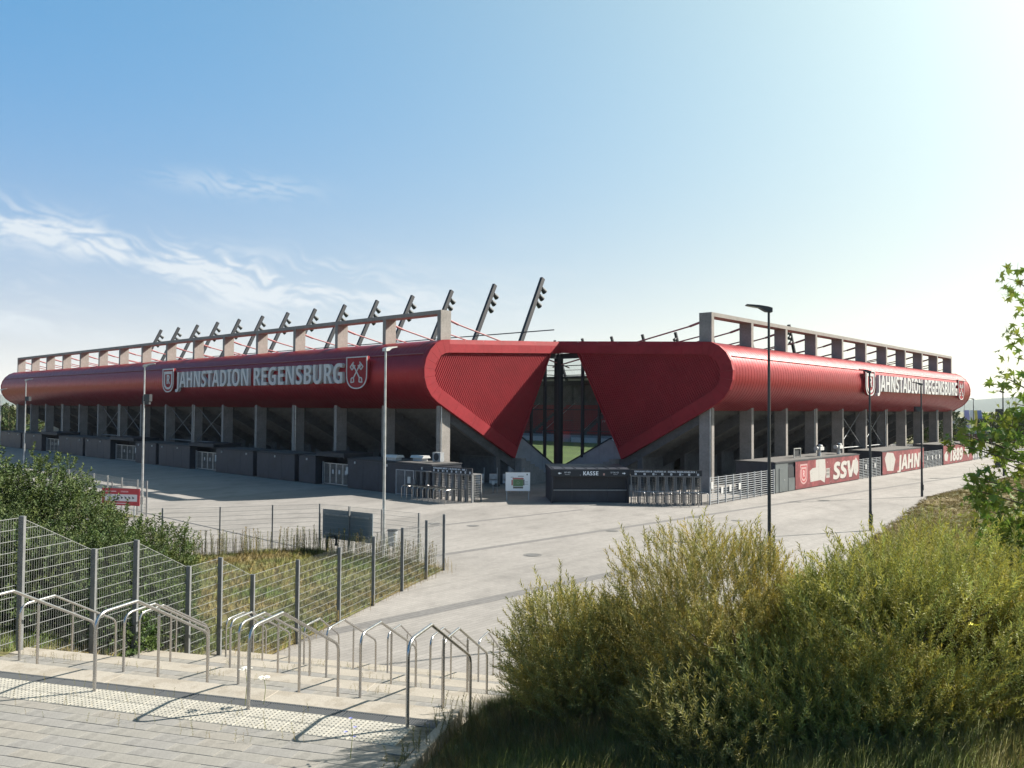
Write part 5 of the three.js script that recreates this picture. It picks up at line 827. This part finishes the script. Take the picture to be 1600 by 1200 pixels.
// willow shrubs on the bank
const willows = [[1.9, 7.5, 0.75, 0.5, 'lowest, at the kerb in front'], [2.9, 7, 0.85, 0.45, 'foremost, in the shaded bottom middle'], [3.5, 7.1, 0.7, 0.4, 'foremost, beside the sunlit grass corner'], [1.2, 9.3, 0.9, 0.85, 'at the edge of the stairs, beside the rightmost handrail'], [2.4, 8.5, 1.15, 1, 'at the front, right of the stairs'], [3.8, 8.1, 1.3, 1.05, 'in the middle of the front row'], [5.5, 8.3, 1.2, 0.8, 'in the front row near the grass corner'], [1.1, 11.4, 0.7, 0.7, 'overhanging the stairs behind the first'], [2.4, 10.8, 1.3, 0.85, 'second row, left'], [4.1, 10.6, 1.4, 1.05, 'second row, middle'], [6, 10.2, 1.4, 1.1, 'second row, beside the yellow flower'], [2, 13.5, 1, 0.8, 'third row, with the lowest top at the paving'], [3.6, 13.5, 1.4, 0.7, 'third row, second from the left'], [5.5, 13.2, 1.5, 1.0, 'third row, middle'], [7.5, 12.7, 1.5, 1.2, 'third row, right'], [4.8, 16.5, 1.3, 0.62, 'fourth row, left end'], [6.8, 16.2, 1.6, 1.25, 'fourth row, before the tall dark lamp post'], [9, 15.6, 1.6, 1.7, 'fourth row, right'], [7.4, 19.6, 1.4, 1.75, 'rear row at the foot of the tall dark lamp post'], [9.7, 19, 1.6, 2.05, 'rear row, middle'], [11.8, 18.2, 1.7, 2.1, 'rear row, right'], [11, 23, 1.7, 2.2, 'rearmost on the bank']];
willows.forEach(([x, d, r, h, w], i) => shrub('willow_shrub', `narrow leaved willow shrub ${w}`, 'shrub', [x, bank(x, d) - 0.05, d], r, h, i < 3 ? 1800 : i < 11 ? 4000 : 3200, willowTwigs, M.willow, 900 + i, 'willow shrubs on the bank', { scale: i < 7 ? 0.82 : 0.95, wild: 1.7, wisp: 0.02 }));
// broad-leaved shrubs behind the fence on the left
[[-13.9, 22.3, 2.6, 4.3, 6800, 'large dense green shrub at the left edge behind the fence'], [-17.8, 23.5, 2.6, 4.2, 2400, 'large green shrub cut off by the left edge'], [-10.6, 22.0, 1.7, 2.45, 4200, 'dark green shrub right of the large one, below the red notice'], [-11.8, 18.4, 2.0, 2.5, 4600, 'green shrub directly behind the stair fence'], [-9.0, 20.2, 1.3, 2.1, 2900, 'small green shrub reaching towards the grass plot'], [-8.6, 17.6, 0.8, 1.3, 900, 'low green shrub at the foot of the stair fence'], [-14.9, 18.2, 2.1, 2.5, 2600, 'green shrub behind the fence at the far left'], [-12.6, 15.4, 1.4, 1.4, 1400, 'lowest green shrub beside the left end of the stairs']].forEach(([x, d, r, h, n, label], i) => shrub('green_shrub', label, 'shrub', [x, plotY(x, d) - 0.1, d], r, h, n, broadTwigs, M.broad, 300 + i, 'green shrubs behind the fence', { scale: 1.15, stems: 7, stemR: 0.035, wisp: 0.03, wild: 2.2 }));
// maple reaching in from the right
{
  const lf = new MB(), tips = [[0, 1], [0.62, 0.62], [0.8, 0.08], [-0.62, 0.62], [-0.8, 0.08]], ring = [[0, -0.12], [0.8, 0.02], [0.32, 0.22], [0.64, 0.64], [0.2, 0.46], [0, 1.0], [-0.2, 0.46], [-0.64, 0.64], [-0.32, 0.22], [-0.8, 0.02]];
  const P = (q) => V(q[0] * 0.085, q[1] * 0.085, (Math.abs(q[0]) - 0.2) * 0.02), c = V(0, 0.02, 0), nz = V(0, 0, 1); for (let i = 0; i < ring.length; i++) { const a = P(ring[i]), b = P(ring[(i + 1) % ring.length]), n = b.clone().sub(a).cross(c.clone().sub(a)).normalize(); lf.tri3(a, b, c, n, n, n, [0, 0], [1, 0], [0.5, 0.5]); } lf.tube([[0, -0.01, 0], [0, -0.075, -0.008]], 0.0012, 3, 0.0012, false);
  const leaf = lf.geo(), tx = 7.3, td = 9.6, ty = bank(tx, td), g = thing('maple_tree', 'young maple with star shaped leaves reaching in at the right edge', 'tree', [tx, ty, td], 0), R = rng(4711), br = new MB();
  br.tube([[0, -0.2, 0], [0.05, 1.6, 0.05], [-0.05, 3.2, 0], [0.1, 4.8, 0.1]], 0.06, 8, 0.02).build('trunk', M.bark, g);
  const W = (px, py, D) => V((px - 800) / 1261.3 * D - tx, EYE - (py - 640) / 1261.3 * D - ty, -(D - td));   // where each spray of leaves hangs
  const sprays = [[1592, 436, 9.6, 0.2, 34], [1608, 470, 9.8, 0.25, 30], [1592, 522, 9.5, 0.18, 26], [1606, 560, 9.6, 0.25, 34], [1580, 592, 9.4, 0.2, 44], [1604, 632, 9.5, 0.28, 60], [1560, 655, 9.6, 0.22, 46], [1590, 690, 9.5, 0.3, 80], [1550, 690, 9.3, 0.25, 60], [1508, 678, 9.2, 0.13, 24], [1490, 690, 9.1, 0.1, 14], [1570, 722, 9.6, 0.26, 70], [1525, 745, 9.2, 0.15, 34], [1540, 768, 9.4, 0.26, 80], [1575, 790, 9.6, 0.32, 110], [1605, 815, 9.8, 0.4, 150], [1560, 835, 9.9, 0.35, 120], [1600, 860, 10, 0.4, 130], [1630, 740, 9.8, 0.4, 70], [1650, 620, 9.9, 0.4, 50]];
  const list = [], bm = new MB();
  sprays.forEach(([px, py, D, rad, n], i) => { const c = W(px, py, D), root = V(0, Math.max(0.4, Math.min(4.5, c.y * 0.75 + 0.15)), 0), k = c.clone().lerp(root, 0.45).add(V(0, -0.08, 0.1)); bm.tube([[root.x, root.y, -root.z], [k.x, k.y, -k.z], [c.x, c.y, -c.z], [c.x - rad * 0.6, c.y + 0.03, -c.z]], 0.014, 5, 0.003);
    for (let j = 0; j < n; j++) { const p = c.clone().add(V((R() - 0.5) * 2 * rad, (R() - 0.5) * 1.5 * rad, (R() - 0.5) * 2 * rad)); if (R() < 0.35) p.lerp(k, 0.4 * R()); const t = 0.6 + 0.8 * R(); list.push([p, V(R() - 0.5, (R() - 0.75) * 1.4, R() - 0.5).normalize(), R() * 6.28, 0.5 + 0.8 * R(), [t * (0.8 + 0.5 * R()), t, t * 0.8]]); } });
  bm.build('branches', M.bark, g); scatter('foliage', leaf, M.maple, list, g);
}
// ------------------------------------------------------------ grass
function tuft(seed, n, h, spread, w) { const r = rng(seed), m = new MB(); for (let i = 0; i < n; i++) { const a = r() * 6.28, o = r() * spread * 0.35, ln = h * (0.5 + 0.6 * r()), lean = (0.15 + 0.75 * r()) * spread * 1.6, b = V(Math.cos(a) * o, -0.02, Math.sin(a) * o), mid = b.clone().add(V(Math.cos(a) * lean * 0.35, ln * 0.6, Math.sin(a) * lean * 0.35)), tip = b.clone().add(V(Math.cos(a) * lean, ln * (0.86 + 0.1 * r()), Math.sin(a) * lean)), s = V(-Math.sin(a + 0.6), 0, Math.cos(a + 0.6)).multiplyScalar(w / 2), nn = V(Math.cos(a) * 0.5, 0.7, Math.sin(a) * 0.5).normalize(); const b0 = b.clone().add(s), b1 = b.clone().sub(s), m0 = mid.clone().addScaledVector(s, 0.7), m1 = mid.clone().addScaledVector(s, -0.7); m.tri3(b0, b1, m1, nn, nn, nn, [0, 0], [1, 0], [1, 0.5]); m.tri3(b0, m1, m0, nn, nn, nn, [0, 0], [1, 0.5], [0, 0.5]); m.tri3(m0, m1, tip, nn, nn, nn, [0, 0.5], [1, 0.5], [0.5, 1]); } return m.geo(); }
const fineTufts = [tuft(1, 16, 0.16, 0.09, 0.004), tuft(2, 16, 0.22, 0.1, 0.004)], farTuft = tuft(3, 14, 0.13, 0.2, 0.012), plotTufts = [tuft(4, 16, 0.2, 0.15, 0.007), tuft(5, 14, 0.27, 0.13, 0.007)];
function grass(name, label, cat, geo, mat, n, seed, pick, tint, sc = [0.7, 1.4]) { const R = rng(seed), list = []; for (let i = 0; i < n * 6 && list.length < n; i++) { const p = pick(R); if (!p) continue; const t = 0.7 + 0.6 * R(); list.push([V(p[0], p[1], -p[2]), up, R() * 6.28, mix(sc[0], sc[1], R()), tint(t, R, p)]); } const o = scatter(name, geo, mat, list, scene); o.userData.label = label; return o; }
const inBank = (x, d) => nearPath(x, d)[0] > 0.12;
const mixTint = (t, R, p) => { const g = smooth(0.4, 0.62, fbm(p[0] * 0.7 + 9, p[2] * 0.7 + 30, 3)) * 0.8 + 0.2 * R(); return [t * mix(1.1, 0.6, g), t * mix(0.98, 0.9, g), t * mix(0.85, 0.6, g)]; };
fineTufts.forEach((g, i) => grass('bank_grass', 'short grass growing under and before the willow shrubs', 'grass', g, i ? M.grassDry : M.grassGreen, 9000, 61 + i, (R) => { const d = 2.6 + 9.5 * Math.pow(R(), 1.3), x = -1.2 + (d * 0.72 + 1.6) * R(); return inBank(x, d) ? [x, bank(x, d), d] : null; }, mixTint));
grass('slope_grass', 'dry grass on the slope beyond the shrubs', 'grass', farTuft, M.grassDry, 16000, 71, (R) => { const d = 38 + 62 * R() ** 1.3, x = 12 + 66 * R(); const q = nearPath(x, d)[0]; return q > 0.1 && q < 22 && x / d < 0.72 ? [x, bank(x, d), d] : null; }, (t, R) => [t * 0.95, t * (0.85 + 0.1 * R()), t * 0.8]);
plotTufts.forEach((g, i) => grass('plot_grass', 'dry yellow grass inside the mesh fences', 'grass', g, i ? M.grassGreen : M.grassDry, i ? 6000 : 13000, 81 + i, (R) => { const l = -0.05 - 17 * R(), s = mix(-14, farS(l) - 0.15, R() ** 0.8), x = FC[0] + FD[0] * s + FD[1] * l, d = FC[1] + FD[1] * s - FD[0] * l; return i && fbm(x * 0.35 + 4, d * 0.35 + 8, 3) < 0.5 ? null : [x, plotY(x, d), d]; }, mixTint));
// tall weeds along the fences
const weedGeo = [twig(401, 0.9, 26, 0.09, 0.022, 0.7, 0.1), twig(402, 0.75, 30, 0.07, 0.018, 0.9, 0.15)];
weedGeo.forEach((wg, i) => grass('fence_weeds', 'tall weeds along the fences of the grass plot', 'weeds', wg, M.weed, i ? 260 : 330, 91 + i, (R) => { const l = -0.3 - 16 * R(), s = farS(l) - 0.15 - 1.6 * R() * R(), x = FC[0] + FD[0] * s + FD[1] * l, d = FC[1] + FD[1] * s - FD[0] * l; return [x, plotY(x, d), d]; }, (t, R) => [t * (0.8 + 0.6 * R()), t, t * 0.9], [0.5, 1.35]));
grass('fence_weeds', 'dry weeds at the corner of the mesh fence and along its foot', 'weeds', weedGeo[1], M.grassDry, 150, 95, (R) => { const s = mix(-8, 6.6, R()), l = (R() - 0.35) * 0.5 + (s > 5 ? (R() - 0.3) * 0.6 : 0), x = FC[0] + FD[0] * s + FD[1] * l, d = FC[1] + FD[1] * s - FD[0] * l; return [x, s > -6.5 ? 0.0 : plotH(s), d]; }, (t, R) => [t, t * 0.9, t * 0.8], [0.15, 0.75]);
// weeds in the paving joints
grass('joint_weeds', 'small weeds sprouting from the paving joints of the stairs', 'weeds', twig(403, 0.2, 12, 0.035, 0.012, 1.0, 0.3), M.weed, 420, 97, (R) => { const f = Math.floor(R() * 4), l = mix(L0, L1, R()), s = f ? NOSE[f] - 0.4 - 0.1 * R() - (R() < 0.35 ? 0.2 * Math.floor(R() * 5) : 0) : [-0.49, -0.21, 0.075, -0.676, -0.86][Math.floor(R() * 5)] + (R() - 0.5) * 0.04, [x, d] = stairPt(s, l); return fbm(l * 1.3 + f * 9, s * 0.6 + 5, 2) < 0.5 ? null : [x, LV[f] - 0.005, d]; }, (t, R) => [t * (0.9 + 0.5 * R()), t, t * 0.8], [0.2, 0.75]);
grass('edge_weeds', 'weeds spilling over the kerb beside the top landing', 'weeds', twig(404, 0.3, 20, 0.05, 0.016, 0.9, 0.3), M.weed, 80, 98, (R) => { const s = -1.8 + 2.6 * R(), [x, d] = stairPt(s, L1 - 0.25 * R() * R() + 0.25 * R()); return [x, LV[0], d]; }, (t, R) => [t, t * 0.95, t], [0.2, 0.75]);
// single flowers
function flower(label, [x, y, d], h, kind) {
  const g = thing('wild_flower', label, 'flower', [x, y, d], 0), m = new MB(), R = rng(Math.round(x * 100 + d * 10)); m.tube([[0, 0, 0], [0.02, h * 0.6, 0], [0, h, 0]], 0.004, 5, 0.003).build('stem', M.grassGreen, g);
  const pm = kind === 'yellow' ? std({ color: lc(0.85, 0.72, 0.03), roughness: 0.6 }) : kind === 'white' ? std({ color: lc(0.75, 0.74, 0.66), roughness: 0.7 }) : std({ color: lc(0.22, 0.24, 0.6), roughness: 0.7 });
  if (kind === 'white') { const u = new MB(); for (let i = 0; i < 40; i++) { const a = R() * 6.28, r = 0.07 * Math.sqrt(R()), p = V(Math.cos(a) * r, h + 0.02 - r * r * 3, Math.sin(a) * r); u.tube([[p.x, p.y, p.z], [p.x, p.y + 0.008, p.z]], 0.009, 5); } u.build('umbel', pm, g); }
  else { const u = new MB(), n = kind === 'yellow' ? 4 : 10, L = kind === 'yellow' ? 0.042 : 0.02, W = kind === 'yellow' ? 0.04 : 0.008; const heads = kind === 'yellow' ? [[0, h, 0]] : [[0, h, 0], [0.05, h * 0.8, 0.02], [-0.05, h * 0.66, 0], [0.03, h * 0.5, -0.04]]; for (const q of heads) for (let i = 0; i < n; i++) { const a = i / n * 6.28, dir = V(Math.cos(a), 0.5, Math.sin(a)).normalize(); leafBlade(u, V(...q), dir, V(-Math.cos(a) * 0.5, 1, -Math.sin(a) * 0.5).normalize(), L * 1.4, W, 0.1); } u.build('petals', pm, g); }
}
{ const fx = 5.85, fd = 10.1; flower('single yellow flower above the willow shrubs', [3.76, bank(3.76, 6.6), 6.6], 5.05 - bank(3.76, 6.6), 'yellow');
  const w1 = stairPt(0.1, -2.12), w2 = stairPt(0.2, -1.93), w3 = stairPt(-0.9, -0.25); flower('white umbel flower left of the second front handrail', [w1[0], LV[0], w1[1]], 0.42, 'white'); flower('white umbel flower just beside the second front handrail', [w2[0], LV[0], w2[1]], 0.3, 'white'); flower('blue chicory by the kerb at the bottom', [w3[0], LV[0], w3[1]], 0.4, 'blue'); }
// ------------------------------------------------------------ distance
{ // hills on the horizon
  const ridge = (label, D, a0, a1, h0, seed, dep) => { const P = [], U = [], I = [], n = 90, k = 6; for (let i = 0; i <= n; i++) { const az = mix(a0, a1, i / n) * Math.PI / 180, hh = h0 * (0.35 + 1.0 * fbm(i * 0.07 + seed, seed * 2.3, 4)); for (let j = 0; j <= k; j++) { const t = j / k, y = hh * Math.sin(t * Math.PI) + (fbm(i * 0.8 + seed, j * 0.9, 3) - 0.5) * hh * 0.12 * Math.sin(t * Math.PI), dd = D + dep * (t - 0.5); P.push(Math.sin(az) * dd, Math.max(-1, y), -Math.cos(az) * dd); U.push(i * 30, j * 30); } } for (let i = 0; i < n; i++) for (let j = 0; j < k; j++) { const a = i * (k + 1) + j; I.push(a, a + k + 1, a + k + 2, a, a + k + 2, a + 1); } const g = new THREE.BufferGeometry(); g.setAttribute('position', new THREE.Float32BufferAttribute(P, 3)); g.setAttribute('uv', new THREE.Float32BufferAttribute(U, 2)); g.setIndex(I); g.computeVertexNormals(); setting(mesh('hills', g, M.hill), label); };
  ridge('blue wooded hills far beyond the right end of the stadium', 6500, 12, 62, 150, 3, 1500); ridge('far hills behind the left end of the stadium', 6000, -62, -20, 75, 8, 1200);
}
const farTwig = twig(501, 1.6, 24, 0.5, 0.3, 1.1, 0.3), farR = rng(77);
function farTree(x, d, r, h, label, group) { const g = thing('tree', label, 'tree', [x, 0, d], 0, group), R = rng(Math.round(x * 7 + d)), list = []; new MB().tube([[0, -0.1, 0], [0.1, h * 0.5, 0], [0, h * 0.85, 0.1]], 0.14, 6, 0.04).build('trunk', M.bark, g); for (let i = 0; i < 150; i++) { const a = R() * 6.28, c = R() * 2 - 1, s = Math.sqrt(1 - c * c), k = (0.55 + 0.45 * Math.sqrt(R())) * (0.8 + 0.4 * fbm(a * 1.5 + x, c * 3 + d, 2)); list.push([V(Math.cos(a) * s * r * k, h * 0.58 + c * h * 0.42 * k, Math.sin(a) * s * r * k), V(Math.cos(a) * s, 0.5 + c, Math.sin(a) * s).normalize(), R() * 6, 0.7 + 0.5 * R(), [0.8 + 0.5 * R(), 0.85 + 0.4 * R(), 0.8]]); } scatter('crown', farTwig, M.farTree, list, g); }
// right: trees, hall, flags, lamps beyond the stadium end
const farPx = (px, D) => (px - 800) / 1261.3 * D;
[[1448, 152, 3.6, 6.5, 'tree seen between the last columns of the sunlit side, left one'], [1470, 160, 3.5, 6.2, 'tree seen between the last columns of the sunlit side, right one'], [1432, 168, 3.2, 5.2, 'low tree behind the columns near the JAHN banner'], [1560, 178, 4, 5, 'tree beyond the 1889 banner, left of the hall'], [1610, 150, 4.5, 6, 'tree at the right edge beyond the road'], [1590, 200, 4, 5, 'tree behind the hall at the right edge'], [1545, 210, 4, 4.6, 'small tree behind the flags']].forEach(([px, D, r, h, l]) => farTree(farPx(px, D), D, r, h, l, 'distant trees on the right'));
{
  const D = 205, g = thing('industrial_hall', 'long white hall far beyond the right end of the stadium', 'building', [farPx(1570, D), 0, D], -0.25);
  new MB().box(-13, 16, 0.01, 4.6, 0, 14).build('wall', M.white, g); new MB().box(-13.3, 16.3, 4.605, 5.0, -0.3, 14.3).build('roof', M.galvDull, g); for (let i = 0; i < 6; i++) new MB().box(-11 + i * 4.4, -8.6 + i * 4.4, 1.8, 3, -0.05, 0).build('window', M.glass, g); new MB().box(-12.4, -9.4, 0.01, 1.4, -0.06, 0).build('door', M.galvDull, g);
  const r = thing('low_wall', 'low red brown wall in front of the white hall', 'wall', [farPx(1560, 175), 0, 175], -0.15); new MB().box(-9, 12, 0, 1.7, 0, 0.3).build('panels', std({ color: lc(0.16, 0.055, 0.05), roughness: 0.9 }), r); new MB().box(-9.1, 12.1, 1.704, 1.8, -0.05, 0.35).build('coping', M.concreteDark, r);
  [[1506, 168, lc(0.35, 0.33, 0.6), 'violet'], [1514, 172, lc(0.7, 0.7, 0.72), 'white'], [1519, 175, lc(0.6, 0.5, 0.12), 'yellow'], [1526, 178, lc(0.2, 0.25, 0.5), 'blue']].forEach(([px, Df, c, n]) => { const f = thing('flag_pole', `distant pole with a narrow ${n} flag beyond the stadium end`, 'flag', [farPx(px, Df), 0, Df], 0); new MB().tube([[0, 0, 0], [0, 7, 0]], 0.06, 6).build('pole', M.galv, f); const m = new MB(); for (let k = 0; k < 6; k++) { const y = 3 + k * 0.65; m.poly([[0.08, y, Math.sin(k) * 0.08], [1.1, y, Math.sin(k + 1) * 0.15], [1.1, y + 0.65, Math.sin(k + 2) * 0.15], [0.08, y + 0.65, Math.sin(k + 1) * 0.08]]); } m.build('flag', std({ color: c, roughness: 0.8, side: THREE.DoubleSide }), f); });
  lamp(farPx(1521, 150), 150, 9, 'thin lamp post far beyond the right end of the stadium', M.lampDark, Math.PI, 0.9, 0.09); lamp(farPx(1507, 190), 190, 9, 'faint lamp post beside the distant flags', M.galv, 0, 0.9, 0.1);
}
// left: hedge and noise barrier beyond the far end
[[-12, 172, 4, 5.5, 0], [14, 165, 4, 5, 1], [40, 176, 4.5, 6, 2], [-40, 160, 4, 6, 3]].forEach(([px, D, r, h, i]) => farTree(farPx(px, D), D, r, h, ['tree at the left edge beyond the stadium', 'low tree just left of the facade end', 'tree glimpsed between the leftmost columns', 'tree outside the left edge'][i], 'distant trees on the left'));
{ const g = thing('noise_barrier', 'long pale barrier beyond the left end of the stadium', 'barrier', [-120, 0, 195], 0.12); for (let i = 0; i < 14; i++) new MB().box(-42 + i * 6, -36.1 + i * 6, 0, 4.4, 0, 0.25).build('panel', i % 2 ? M.wallPanel : M.concrete, g); }
renderer.render(scene, camera);
